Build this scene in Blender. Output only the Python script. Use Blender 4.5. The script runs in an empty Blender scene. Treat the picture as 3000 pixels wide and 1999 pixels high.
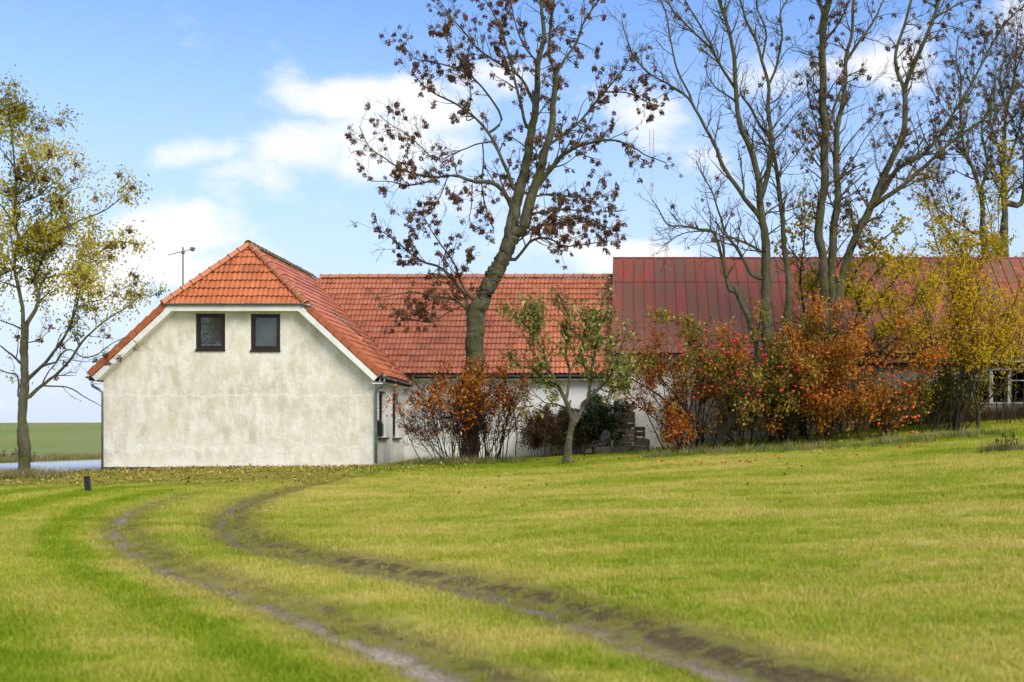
import bpy, bmesh, math, random
import numpy as np
from mathutils import Vector, Matrix

S = bpy.context.scene
COL = S.collection
PI = math.pi
R = math.radians

# ------------------------------------------------------------------ camera
F = 3600.0            # focal length in photo pixels (photo is 3000 wide)
CU, CV = 1850.0, 1290.0   # vanishing point of the level, shifted lens
ZC = 0.836            # eye height above the foot of the gable
cam = bpy.data.cameras.new('camera')
cam.sensor_width = 36.0
cam.lens = F / 3000.0 * 36.0
cam.shift_x = -(CU - 1500.0) / 3000.0
cam.shift_y = (CV - 999.5) / 3000.0
cam.clip_end = 6000.0
cam.dof.use_dof = True
cam.dof.focus_distance = 37.5
cam.dof.aperture_fstop = 1.9
co = bpy.data.objects.new('camera', cam)
co.location = (0, 0, ZC)
co.rotation_euler = (PI / 2, 0, 0)
COL.objects.link(co)
S.camera = co

# ------------------------------------------------------------------ sky, sun, exposure
SUN_AZ = R(40)       # direction the light comes from, measured from straight behind the camera
SUN_EL = R(38)
SUN_STRENGTH = 1.45
SKY_STRENGTH = 0.142
EXPOSURE = 1.12
sd = bpy.data.lights.new('sun', 'SUN')
sd.energy = SUN_STRENGTH
sd.angle = R(30)
sd.color = (1.0, 0.92, 0.77)
so = bpy.data.objects.new('sun', sd)
dvec = Vector((math.sin(SUN_AZ) * math.cos(SUN_EL), -math.cos(SUN_AZ) * math.cos(SUN_EL), math.sin(SUN_EL)))
so.rotation_euler = dvec.to_track_quat('Z', 'Y').to_euler()
so.location = (0, -20, 60)
COL.objects.link(so)

W = bpy.data.worlds.new('World')
S.world = W
W.use_nodes = True
nt = W.node_tree
nt.nodes.clear()
def wn(t, **k):
    n = nt.nodes.new(t)
    for a, b in k.items(): setattr(n, a, b)
    return n
def wl(a, b): nt.links.new(a, b)
def wmath(op, a, b=None, c=None, clamp=False):
    n = wn('ShaderNodeMath', operation=op); n.use_clamp = clamp
    for i, v in enumerate((a, b, c)):
        if v is None: continue
        if isinstance(v, (int, float)): n.inputs[i].default_value = v
        else: wl(v, n.inputs[i])
    return n.outputs[0]
sky = wn('ShaderNodeTexSky', sky_type='NISHITA')
sky.sun_disc = False
sky.sun_elevation = SUN_EL
sky.sun_rotation = math.atan2(dvec.x, dvec.y)
sky.air_density = 1.0
sky.dust_density = 0.6
sky.ozone_density = 1.6
tc = wn('ShaderNodeTexCoord')
sep = wn('ShaderNodeSeparateXYZ'); wl(tc.outputs['Generated'], sep.inputs[0])
ysafe = wmath('MAXIMUM', sep.outputs[1], 0.08)
gx = wmath('DIVIDE', sep.outputs[0], ysafe)
gz = wmath('DIVIDE', sep.outputs[2], ysafe)
gc = wn('ShaderNodeCombineXYZ'); wl(gx, gc.inputs[0]); wl(gz, gc.inputs[2])
noi = wn('ShaderNodeTexNoise'); noi.inputs['Scale'].default_value = 11.0
noi.inputs['Detail'].default_value = 7.0; noi.inputs['Roughness'].default_value = 0.58
mp = wn('ShaderNodeMapping'); mp.inputs['Scale'].default_value = (1, 1, 1.7)
wl(tc.outputs['Generated'], mp.inputs[0]); wl(mp.outputs[0], noi.inputs['Vector'])
n1 = wmath('SUBTRACT', noi.outputs[0], 0.5)
# cumulus in view: direction (from the photo), half sizes, weight
CL = [(800, 225, 150, 52, 1.0), (905, 215, 95, 45, .85), (735, 235, 80, 34, .8), (720, 350, 170, 75, .95), (850, 350, 170, 100, .95),
      (480, 345, 140, 40, .75), (610, 390, 150, 70, .8), (385, 545, 140, 80, 1.15), (450, 620, 200, 65, .9), (250, 620, 150, 95, .95),
      (1000, 270, 100, 50, .55), (1030, 470, 140, 80, .55), (1500, 265, 120, 70, .62), (1800, 205, 140, 75, .62), (2030, 155, 120, 75, .68), (1900, 170, 110, 50, .6),
      (2345, 60, 90, 110, .75), (1120, 180, 100, 60, .5), (1450, 590, 190, 40, .8), (1250, 560, 160, 60, .55), (120, 640, 150, 100, .6),
      (60, 900, 300, 70, .55), (1650, 380, 90, 60, .35)]
acc = None
for (x, y, rx, ry, wgt) in CL:
    u, v = x / .784333, y / .784333
    cx, cz = (u - CU) / F, (CV - v) / F
    dx = wmath('DIVIDE', wmath('SUBTRACT', gx, cx), rx / .784333 / F)
    dz = wmath('DIVIDE', wmath('SUBTRACT', gz, cz), ry / .784333 / F)
    d2 = wmath('ADD', wmath('MULTIPLY', dx, dx), wmath('MULTIPLY', dz, dz))
    b = wmath('MULTIPLY', wmath('EXPONENT', wmath('MULTIPLY', d2, -0.75)), wgt)
    acc = b if acc is None else wmath('MAXIMUM', acc, b)
front = wmath('GREATER_THAN', sep.outputs[1], 0.35)
acc = wmath('MULTIPLY', acc, front)
# heavier unseen cloud added out of view, for whiter light
noi2 = wn('ShaderNodeTexNoise'); noi2.inputs['Scale'].default_value = 3.2; noi2.inputs['Detail'].default_value = 3.0
wl(mp.outputs[0], noi2.inputs['Vector'])
oth = wmath('MULTIPLY', wmath('SUBTRACT', noi2.outputs[0], 0.34), 3.6)
oth = wmath('MULTIPLY', oth, wmath('SUBTRACT', 1.0, front))
dens = wmath('MAXIMUM', acc, oth)
dens = wmath('ADD', dens, wmath('MULTIPLY', n1, 1.9))
mr = wn('ShaderNodeMapRange', interpolation_type='SMOOTHSTEP')
wl(dens, mr.inputs['Value']); mr.inputs['From Min'].default_value = 0.26; mr.inputs['From Max'].default_value = 0.82
mr.inputs['To Max'].default_value = 0.93
# thin white veil towards the horizon
veil = wn('ShaderNodeMapRange', interpolation_type='SMOOTHSTEP')
wl(sep.outputs[2], veil.inputs['Value']); veil.inputs['From Min'].default_value = 0.42; veil.inputs['From Max'].default_value = -0.02
veil.inputs['To Max'].default_value = 0.96
cov = mr.outputs[0]
hs = wn('ShaderNodeHueSaturation'); hs.inputs['Saturation'].default_value = 1.28; hs.inputs['Value'].default_value = 0.74; hs.inputs['Hue'].default_value = .512
wl(sky.outputs[0], hs.inputs['Color'])
mix = wn('ShaderNodeMix', data_type='RGBA')
vmix = wn('ShaderNodeMix', data_type='RGBA'); wl(veil.outputs[0], vmix.inputs[0]); wl(hs.outputs[0], vmix.inputs[6]); vmix.inputs[7].default_value = (2.2, 2.52, 3.2, 1)
wl(cov, mix.inputs[0]); wl(vmix.outputs[2], mix.inputs[6])
mix.inputs[7].default_value = (3.4, 3.44, 3.52, 1)
bg = wn('ShaderNodeBackground'); bg.inputs[1].default_value = SKY_STRENGTH
wl(mix.outputs[2], bg.inputs[0])
wo = wn('ShaderNodeOutputWorld'); wl(bg.outputs[0], wo.inputs[0])

vs = S.view_settings
vs.view_transform = 'Standard'; vs.look = 'None'; vs.gamma = 1.0; vs.exposure = EXPOSURE; vs.use_curve_mapping = False
S.render.engine = 'CYCLES'
S.cycles.use_denoising = True
S.cycles.denoiser = 'OPENIMAGEDENOISE'
S.cycles.max_bounces = 6
S.cycles.transparent_max_bounces = 8
S.cycles.use_adaptive_sampling = True
S.cycles.adaptive_threshold = 0.015
W.cycles.sampling_method = "MANUAL"; W.cycles.sample_map_resolution = 512

# ------------------------------------------------------------------ helpers
DS = 0.784333
def P(x, y, Y):
    """point at distance Y seen at display pixel (x, y) of the 2353 px wide photograph"""
    return Vector(((x / DS - CU) * Y / F, Y, ZC - (y / DS - CV) * Y / F))
def PU(u, v, Y):
    return Vector(((u - CU) * Y / F, Y, ZC - (v - CV) * Y / F))

def tag(o, label=None, cat=None, group=None, kind=None):
    if label: o['label'] = label
    if cat: o['category'] = cat
    if group: o['group'] = group
    if kind: o['kind'] = kind
    return o
def link(o, parent=None):
    COL.objects.link(o)
    if parent is not None: o.parent = parent
    return o
def empty(name, loc=(0, 0, 0)):
    o = bpy.data.objects.new(name, None); o.location = loc; o.empty_display_size = .2
    return link(o)
def np_mesh(name, V, faces, mat=None, smooth=False, attrs=None):
    """faces: list of int arrays (n,k)"""
    me = bpy.data.meshes.new(name)
    V = np.asarray(V, dtype=np.float32)
    me.vertices.add(len(V)); me.vertices.foreach_set('co', V.ravel())
    faces = [np.asarray(f, dtype=np.int32) for f in faces if len(f)]
    loops = np.concatenate([f.ravel() for f in faces])
    tot = np.concatenate([np.full(len(f), f.shape[1], dtype=np.int32) for f in faces])
    st = np.concatenate([[0], np.cumsum(tot)[:-1]]).astype(np.int32)
    me.loops.add(len(loops)); me.loops.foreach_set('vertex_index', loops)
    me.polygons.add(len(tot)); me.polygons.foreach_set('loop_start', st)
    if smooth: me.polygons.foreach_set('use_smooth', np.ones(len(tot), dtype=bool))
    me.update(calc_edges=True)
    for k, a in (attrs or {}).items():
        at = me.attributes.new(k, 'FLOAT', 'POINT'); at.data.foreach_set('value', np.asarray(a, dtype=np.float32))
    if mat: me.materials.append(mat)
    return me
def obj(name, me, parent=None, loc=None, rot=None):
    o = bpy.data.objects.new(name, me)
    if loc is not None: o.location = loc
    if rot is not None: o.rotation_euler = rot
    return link(o, parent)

class MB:
    """collects simple solids into one mesh"""
    def __init__(s): s.v = []; s.f = []
    def add(s, vs, fs):
        b = len(s.v); s.v += [tuple(v) for v in vs]; s.f += [tuple(i + b for i in f) for f in fs]
    def box(s, a, b, M=None):
        (x0, y0, z0), (x1, y1, z1) = a, b
        vs = [(x0,y0,z0),(x1,y0,z0),(x1,y1,z0),(x0,y1,z0),(x0,y0,z1),(x1,y0,z1),(x1,y1,z1),(x0,y1,z1)]
        if M is not None: vs = [M @ Vector(v) for v in vs]
        s.add(vs, [(0,3,2,1),(4,5,6,7),(0,1,5,4),(1,2,6,5),(2,3,7,6),(3,0,4,7)])
        return s
    def bar(s, p, q, w, h, up=(0, 0, 1)):
        """box beam from p to q, w wide, h high (centred)"""
        p, q = Vector(p), Vector(q); d = (q - p).normalized(); up = Vector(up)
        x = d.cross(up).normalized(); z = x.cross(d)
        vs = []
        for c in (p, q):
            for a, b in ((-1,-1),(1,-1),(1,1),(-1,1)): vs.append(c + x * (a * w / 2) + z * (b * h / 2))
        s.add(vs, [(0,3,2,1),(4,5,6,7),(0,1,5,4),(1,2,6,5),(2,3,7,6),(3,0,4,7)])
        return s
    def prism(s, poly, vec):
        """planar polygon (3d points) extruded by vec"""
        n = len(poly); vec = Vector(vec); a = [Vector(p) for p in poly]
        s.add(a + [p + vec for p in a], [tuple(range(n))[::-1], tuple(range(n, 2 * n))] + [(i, (i + 1) % n, n + (i + 1) % n, n + i) for i in range(n)])
        return s
    def tube(s, pts, r, k=8, cap=True):
        pts = [Vector(p) for p in pts]; n = len(pts)
        rr = r if hasattr(r, '__len__') else [r] * n
        vs = []; pu = None
        for i, p in enumerate(pts):
            d = (pts[min(i + 1, n - 1)] - pts[max(i - 1, 0)]).normalized()
            u = d.cross(Vector((0, 0, 1)) if abs(d.z) < .9 else Vector((1, 0, 0))).normalized() if pu is None else (pu - d * pu.dot(d)).normalized()
            pu = u; w = d.cross(u)
            for j in range(k):
                a = 2 * PI * j / k; vs.append(p + (u * math.cos(a) + w * math.sin(a)) * rr[i])
        fs = [(i * k + j, i * k + (j + 1) % k, (i + 1) * k + (j + 1) % k, (i + 1) * k + j) for i in range(n - 1) for j in range(k)]
        if cap: fs += [tuple(range(k))[::-1], tuple(range((n - 1) * k, n * k))]
        s.add(vs, fs); return s
    def mesh(s, name, mat, smooth=False, bevel=0, recalc=True):
        me = bpy.data.meshes.new(name); me.from_pydata(s.v, [], s.f)
        bm = bmesh.new(); bm.from_mesh(me)
        if bevel: bmesh.ops.bevel(bm, geom=bm.edges[:], offset=bevel, segments=1, affect='EDGES')
        if recalc: bmesh.ops.recalc_face_normals(bm, faces=bm.faces[:])
        bm.to_mesh(me); bm.free()
        if smooth: me.polygons.foreach_set('use_smooth', [True] * len(me.polygons))
        me.materials.append(mat); return me
    def build(s, name, mat, parent=None, smooth=False, bevel=0, recalc=True):
        return obj(name, s.mesh(name, mat, smooth, bevel, recalc), parent)

def hash2(ix, iy, seed):
    h = (ix.astype(np.int64) * 374761393 + iy.astype(np.int64) * 668265263 + seed * 1442695041) & 0xffffffff
    h = ((h ^ (h >> 13)) * 1274126177) & 0xffffffff
    return ((h ^ (h >> 16)) & 0xffff) / 65535.0
def vnoise(x, y, seed=0):
    x = np.asarray(x, float); y = np.asarray(y, float)
    ix, iy = np.floor(x), np.floor(y); fx, fy = x - ix, y - iy
    fx = fx * fx * (3 - 2 * fx); fy = fy * fy * (3 - 2 * fy)
    a, b = hash2(ix, iy, seed), hash2(ix + 1, iy, seed); c, d = hash2(ix, iy + 1, seed), hash2(ix + 1, iy + 1, seed)
    return (a * (1 - fx) + b * fx) * (1 - fy) + (c * (1 - fx) + d * fx) * fy
def fbm(x, y, seed=0, oct=4):
    s = 0; a = .5; t = 0; x = np.asarray(x, float); y = np.asarray(y, float)
    for i in range(oct):
        c_, s_ = math.cos(.7 + i * 1.1), math.sin(.7 + i * 1.1)
        s = s + a * vnoise((x * c_ - y * s_) * 2 ** i, (x * s_ + y * c_) * 2 ** i, seed + i * 17); t += a; a *= .55
    return s / t
def sst(t):
    t = np.clip(t, 0, 1); return t * t * (3 - 2 * t)

# ------------------------------------------------------------------ materials
class Mat:
    def __init__(s, name, rough=.8, spec=.3):
        s.m = bpy.data.materials.new(name); s.m.use_nodes = True; s.t = s.m.node_tree
        s.b = s.t.nodes['Principled BSDF']; s.b.inputs['Roughness'].default_value = rough
        s.b.inputs['Specular IOR Level'].default_value = spec
    def n(s, t, **k):
        n = s.t.nodes.new(t)
        for a, b in k.items(): setattr(n, a, b)
        return n
    def l(s, a, b): s.t.links.new(a, b)
    def coord(s, kind='Object', scale=(1, 1, 1)):
        if kind == 'World': o = s.n('ShaderNodeNewGeometry').outputs['Position']
        else: o = s.n('ShaderNodeTexCoord').outputs[kind]
        m = s.n('ShaderNodeMapping'); m.inputs['Scale'].default_value = scale; s.l(o, m.inputs[0]); return m.outputs[0]
    def noise(s, scale, detail=4, rough=.55, kind='World', sc=(1, 1, 1), dist=0):
        n = s.n('ShaderNodeTexNoise'); n.inputs['Scale'].default_value = scale; n.inputs['Detail'].default_value = detail
        n.inputs['Roughness'].default_value = rough; n.inputs['Distortion'].default_value = dist
        s.l(s.coord(kind, sc), n.inputs['Vector']); return n.outputs[0]
    def ramp(s, v, stops, interp='LINEAR'):
        r = s.n('ShaderNodeValToRGB'); r.color_ramp.interpolation = interp
        e = r.color_ramp.elements
        while len(e) < len(stops): e.new(.5)
        for i, (p, c) in enumerate(stops):
            e[i].position = p; e[i].color = (c, c, c, 1) if isinstance(c, (int, float)) else (*c, 1)
        s.l(v, r.inputs[0]); return r.outputs[0]
    def mix(s, f, a, b, mode='MIX'):
        m = s.n('ShaderNodeMix', data_type='RGBA', blend_type=mode)
        for i, v in ((0, f), (6, a), (7, b)):
            if isinstance(v, (int, float)): m.inputs[i].default_value = v if i == 0 else (v, v, v, 1)
            elif isinstance(v, tuple): m.inputs[i].default_value = (*v, 1)
            else: s.l(v, m.inputs[i])
        return m.outputs[2]
    def math(s, op, a, b=0.0, clamp=False):
        n = s.n('ShaderNodeMath', operation=op); n.use_clamp = clamp
        for i, v in enumerate((a, b)):
            if isinstance(v, (int, float)): n.inputs[i].default_value = v
            else: s.l(v, n.inputs[i])
        return n.outputs[0]
    def attr(s, name, kind='GEOMETRY'):
        a = s.n('ShaderNodeAttribute', attribute_type=kind); a.attribute_name = name; return a.outputs['Fac']
    def rnd(s): return s.n('ShaderNodeObjectInfo').outputs['Random']
    def sepz(s, kind='World'):
        x = s.n('ShaderNodeSeparateXYZ'); s.l(s.coord(kind), x.inputs[0]); return x.outputs
    def col(s, c):
        if isinstance(c, tuple): s.b.inputs['Base Color'].default_value = (*c, 1)
        else: s.l(c, s.b.inputs['Base Color'])
        return s
    def rough(s, v): s.l(v, s.b.inputs['Roughness']); return s
    def bump(s, v, dist=.01, strength=1.0):
        b = s.n('ShaderNodeBump'); b.inputs['Distance'].default_value = dist; b.inputs['Strength'].default_value = strength
        s.l(v, b.inputs['Height']); s.l(b.outputs[0], s.b.inputs['Normal']); return s
def leaf_mat(name, stops, trans=.35, rough=.6, src=None):
    """leaf colours picked by the per-leaf attribute 'rnd'"""
    m = Mat(name, rough, .25)
    c = m.ramp(m.attr('rnd') if src is None else src(m), stops)
    m.col(c)
    tr = m.n('ShaderNodeBsdfTranslucent'); m.l(c, tr.inputs[0])
    mx = m.n('ShaderNodeMixShader'); mx.inputs[0].default_value = trans
    m.l(m.b.outputs[0], mx.inputs[1]); m.l(tr.outputs[0], mx.inputs[2])
    m.l(mx.outputs[0], m.t.nodes['Material Output'].inputs[0])
    return m.m
# ------------------------------------------------------------------ terrain
X36 = [-30, -17.4, -16.9, -12, -7.5, -5, -2, 0, 4, 8.4, 12, 20, 60]
Z36 = [-.15, -.15, -.13, -.01, .03, .1, .15, .30, .52, .85, 1.1, 1.5, 2.2]
X42 = [-30, -17.4, -16.9, -7.7, -3.5, 0, 8, 12.5, 25, 60]
Z42 = [-.15, -.15, -.10, .08, .2, .45, 1.18, 1.47, 2.2, 2.9]
def hill(x, y):
    return 3.95 * sst((y - 62) / 170.0) + .9 * sst((y - 100) / 300.0) * sst((x + 160) / 130)
def H(x, y):
    x = np.asarray(x, float); y = np.asarray(y, float)
    w = np.clip((y - 5) / 31.0, 0, 1); w = .55 * w + .45 * sst(w)
    near = -.64 + .022 * np.clip(x, -12, 12)
    a = near * (1 - w) + np.interp(x, X36, Z36) * w
    b = np.interp(x, X42, Z42)
    t = sst((y - 34.5) / 7.0)
    z = a * (1 - t) + b * t
    z = z + .03 * (fbm(x * .35, y * .35, 3, 2) - .5)
    road = (x < -16.9) & (x > -25.4)
    zr = near_road(y)
    z = np.where(road, zr - .12, z)
    z = np.where(x <= -25.4, zr + .02 + .25 * sst((-x - 26) / 2.0) * 0 + .02 * fbm(x, y, 5, 2), z)
    return z + hill(x, y)
def near_road(y):
    w = np.clip((np.asarray(y, float) - 5) / 31.0, 0, 1)
    return -.75 * (1 - w) - .10 * w
def Hs(x, y): return float(H(np.array([x]), np.array([y]))[0])
def ground_px(x, y):
    """where the sight line through display pixel (x, y) meets the lawn"""
    Y = np.arange(5.0, 70.0, .04); u, v = x / DS, y / DS
    X = (u - CU) * Y / F
    vv = CV - (H(X, Y) - ZC) * F / Y
    i = int(np.argmax(vv <= v)) if (vv <= v).any() else len(Y) - 1
    return X[i], Y[i]

RUT_L = [(470,1128),(420,1138),(350,1156),(290,1180),(266,1203),(268,1230),(305,1267),(380,1305),(480,1345),(600,1388),(700,1424),(800,1467),(900,1510),(1000,1553),(1080,1588)]
RUT_R = [(900,1083),(830,1091),(740,1107),(650,1125),(580,1145),(530,1166),(503,1191),(512,1226),(560,1256),(640,1276),(740,1294),(860,1314),(980,1338),(1100,1366),(1220,1398),(1340,1436),(1460,1476),(1580,1518),(1700,1555),(1800,1585)]
def dense(pts, n=40):
    p = np.array([ground_px(*q) for q in pts]); out = []
    ext = p[-1] + (p[-1] - p[-3]) * 2.0
    p = np.vstack([p, ext])
    q = np.vstack([2 * p[0] - p[1], p, 2 * p[-1] - p[-2]])
    for i in range(1, len(q) - 2):
        t = np.linspace(0, 1, n, endpoint=False)[:, None]
        a, b, c, d = q[i - 1], q[i], q[i + 1], q[i + 2]
        out.append(.5 * (2 * b + (c - a) * t + (2 * a - 5 * b + 4 * c - d) * t ** 2 + (3 * b - a - 3 * c + d) * t ** 3))
    return np.vstack(out)
CURVES = [dense(RUT_L), dense(RUT_R)]
def curve_dist(x, y, c):
    """signed distance to a rut (positive on its right) and position along it"""
    x = np.asarray(x, float).ravel(); y = np.asarray(y, float).ravel()
    c = c[::4]; best = np.full(len(x), 1e9); arg = np.zeros(len(x), int)
    for i in range(len(c)):
        d = (x - c[i, 0]) ** 2 + (y - c[i, 1]) ** 2
        m = d < best; best[m] = d[m]; arg[m] = i
    tg = np.gradient(c, axis=0)[arg]
    tg = tg / (np.linalg.norm(tg, axis=1)[:, None] + 1e-9)
    cr = tg[:, 0] * (y - c[arg, 1]) - tg[:, 1] * (x - c[arg, 0]); al = np.abs(tg[:, 0] * (x - c[arg, 0]) + tg[:, 1] * (y - c[arg, 1]))
    d = np.where(al < .6, np.abs(cr), np.sqrt(best))
    return d * -np.sign(cr), arg / len(c)
def lawn_fields(x, y):
    """bare soil, gravel in the ruts, dryness, rut depth at points"""
    sh = np.asarray(x, float).shape
    x = np.asarray(x, float).ravel(); y = np.asarray(y, float).ravel()
    (dl, tl), (dr, tr_) = curve_dist(x, y, CURVES[0]), curve_dist(x, y, CURVES[1])
    wob = (fbm(x * .9, y * .9, 21, 3) - .5) * .75
    n1 = fbm(x * 2.1, y * 2.1, 31, 4); n2 = fbm(x * 6, y * 6, 37, 3)
    # how bare each rut is along its length (0 far end, 1 near)
    bl = np.interp(tl, [0, .08, .25, .4, .6, .8, 1], [.15, .55, .85, .8, .75, .95, 1.0])
    br = np.interp(tr_, [0, .06, .2, .3, .36, .45, .55, .7, 1], [.8, 1.0, 1.15, 1.05, .95, .9, 1.0, 1.0, 1.0])
    gl = np.exp(-((dl + wob * .20) / .14) ** 2) * bl
    gr = np.exp(-((dr + .02 + wob * .22) / .12) ** 2) * br
    gravel = np.maximum(gl, gr * .75)
    # churned soil strip beside the ruts
    sl = np.exp(-((dl + .30 + wob * .22) / .12) ** 2) * bl * .62 * (.72 + .4 * (n1 - .3))
    sr = np.exp(-((dr + .30 + wob * .25) / .15) ** 2) * br * np.interp(tr_, [0, .4, .55, 1], [.55, .6, .85, .9]) * (.78 + .4 * (n1 - .3))
    soil = np.maximum(sl, sr)
    mask = ((y < 35.8) & (x < 14)).astype(float)
    gravel *= mask; soil *= mask
    pale = np.where(gl > gr, np.interp(tl, [0, .15, .5, .75, 1], [.5, .6, .5, .9, 1.0]), np.interp(tr_, [0, .15, .25, .6, .8, 1], [.55, .6, .3, .35, .7, .8])) * (.55 + .9 * (n2 - .3))
    n3 = fbm(x * 9, y * 9, 39, 3)
    bare = np.clip(np.maximum(gravel * (1.15 - .9 * n2 * (n1 > .45)), soil * (.45 + .75 * sst((n3 - .36) * 5))), 0, 1)
    # mowing: stripes following the left rut, and the drier lawn on the right
    left = (dl > 0) & (tl < .999)
    leftness = sst((dl - .3) / .5)
    st = np.tanh(1.8 * np.sin(2 * PI * (dl - .1) / 1.75 + 1.0 * wob))
    drypat = fbm(x * .22, y * .5, 41, 4); fine = fbm(x * .9, y * 2.2, 43, 3)
    dry_r = .55 + .85 * (drypat - .5) + .9 * (fine - .5) + .25 * (fbm(x * 3.5, y * 6, 47, 3) - .5)
    dry_l = .36 - .27 * st + .6 * (fine - .5)
    dry = dry_r * (1 - leftness) + dry_l * leftness
    between = (dl < 0) & (dr > 0)
    dry = np.where(between, dry - .06, dry)
    # greener strip along the house and under the bushes
    green = sst((y - 31.5) / 3.0) * .35 * (x > -9)
    worn = sst((y - 26) / 4) * (x < -7.5)
    dry = np.clip(dry - green + worn * .15, 0, 1)
    depth = -.055 * np.exp(-(dl / .24) ** 2) * bl - .055 * np.exp(-(dr / .24) ** 2) * br + .012 * np.exp(-((dl + .5) / .25) ** 2) + .02 * np.exp(-((dr + .5) / .3) ** 2)
    track = np.maximum(np.exp(-((dl + .12) / .42) ** 4) * bl, np.exp(-((dr + .2) / .5) ** 4) * br) * mask
    worn = np.maximum(worn * .55, np.clip(track * (.72 + .5 * (n1 - .35)), 0, 1))
    dry = np.clip(dry + .06 * (1 - leftness), 0, 1)
    depth *= mask
    return [a.reshape(sh) for a in (bare, np.clip(gravel * pale, 0, 1), dry, depth, worn)]

# ground sheet: fine under the lawn in view, coarse out to the horizon
def axis(lo, f0, f1, hi, step, grow=1.22):
    a = list(np.arange(f0, f1 + step / 2, step)); s = step
    while a[-1] < hi: s *= grow; a.append(a[-1] + s)
    s = step; b = []
    x = f0
    while x > lo: s *= grow; x -= s; b.append(x)
    return np.array(b[::-1] + a)
gxs = axis(-1500, -13.5, 3.2, 1500, .065, 1.07); gys = axis(-600, 6.0, 33.5, 2600, .065, 1.07)
# line up exactly with the road edges
GX, GY = np.meshgrid(gxs, gys)
bare, gravel, dry, depth, worn = lawn_fields(GX, GY)
GZ = H(GX, GY) + depth + .012 * (fbm(GX * 4, GY * 4, 51, 2) - .5)
nx, ny = len(gxs), len(gys)
idx = np.arange(nx * ny).reshape(ny, nx)
quads = np.stack([idx[:-1, :-1], idx[:-1, 1:], idx[1:, 1:], idx[1:, :-1]], -1).reshape(-1, 4)
isfield = ((GX < -25.4) | (GY > 66)).astype(float)

def lawn_color(m, dryf, wornf):
    c = m.ramp(dryf, [(0, (.19, .27, .008)), (.3, (.27, .33, .018)), (.58, (.40, .40, .05)), (1, (.54, .45, .13))])
    return m.mix(wornf, c, (.15, .135, .045))
m = Mat('ground_turf', .95, .1)
g = lawn_color(m, m.attr('dry'), m.math('MULTIPLY', m.attr('worn'), .8))
g = m.mix(m.ramp(m.noise(26, 5), [(.3, .75), (.6, 1.0)]), (.08, .075, .025), g)
soil = m.ramp(m.noise(14, 6, .65), [(.3, (.07, .048, .02)), (.6, (.155, .115, .05)), (.75, (.24, .185, .09))])
grav = m.ramp(m.noise(30, 5, .7), [(.3, (.17, .125, .075)), (.50, (.42, .345, .245)), (.66, (.68, .59, .46))])
bareC = m.mix(m.math('MULTIPLY', m.attr('gravel'), 1.5, True), soil, grav)
bm_ = m.ramp(m.math('ADD', m.attr('bare'), m.math('MULTIPLY', m.math('SUBTRACT', m.noise(16, 5, .65), .5), .6)), [(.22, 0.0), (.58, 1.0)])
c = m.mix(bm_, g, bareC)
xyz = m.sepz()
crop = m.ramp(m.noise(.05, 4, .5, sc=(1, .25, 1)), [(.3, (.18, .255, .06)), (.55, (.23, .26, .08)), (.72, (.28, .25, .10))])
crop = m.mix(m.ramp(xyz[1], [(0, 0.0), (1, 1.0)]), crop, crop)
c = m.mix(m.attr('field'), c, crop)
m.col(c); m.bump(m.noise(20, 6, .7), .03, .8)
M_GROUND = m.m
ground = obj('ground', np_mesh('ground', np.stack([GX, GY, GZ], -1).reshape(-1, 3), [quads], M_GROUND, True,
             dict(bare=bare.ravel(), gravel=gravel.ravel(), dry=dry.ravel(), worn=worn.ravel(), field=isfield.ravel())))
tag(ground, 'mown lawn with two curving wheel ruts and a green field beyond', 'ground', kind='structure')

# road along the left side of the house: wet asphalt, its sky reflection put into the pale colour, with a worn edge line
m = Mat('wet_asphalt_sky_tint', .22, .6)
c = m.ramp(m.noise(3, 6, .6), [(.3, (.46, .46, .455)), (.7, (.62, .62, .61))])
m.col(c); m.rough(m.ramp(m.noise(.5, 4, .6, sc=(1, .3, 1)), [(.3, .28), (.7, .5)])); m.bump(m.noise(60, 3), .004, .35)
ry = np.concatenate([np.arange(-60, 60, 2.0), np.arange(60, 420, 10.0)])
rx = [-25.4, -25.3, -23, -21.1, -19, -16.95, -16.85]
dz = [-.25, 0, .05, .08, .05, 0, -.25]
V = [(x, y, float(near_road(y)) + float(hill(np.array(x), np.array(y))) + d) for y in ry for x, d in zip(rx, dz)]
n = len(rx); q = [(j * n + i, j * n + i + 1, (j + 1) * n + i + 1, (j + 1) * n + i) for j in range(len(ry) - 1) for i in range(n - 1)]
road = obj('road', np_mesh('road', V, [q], m.m, False)); tag(road, 'wet asphalt road, pale grey painted from reflected sky, running past the left of the house', 'road', kind='structure')
m = Mat('road_paint', .5, .4); m.col(m.ramp(m.noise(9, 4), [(.35, (.35, .35, .34)), (.55, (.75, .75, .73))]))
for xo in (-17.35, -24.85):
    V = []
    for y in ry:
        zz = float(near_road(y)) + float(hill(np.array(xo), np.array(y))) + (.05 * (25.3 - abs(xo)) / 2.3 if xo < -21 else .05 * (abs(xo) - 16.95) / 2.05) + .006
        V += [(xo - .06, y, zz), (xo + .06, y, zz)]
    q = [(2 * j, 2 * j + 1, 2 * j + 3, 2 * j + 2) for j in range(len(ry) - 1)]
    obj('edge_line', np_mesh('edge_line', V, [q], m.m), road)
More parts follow.
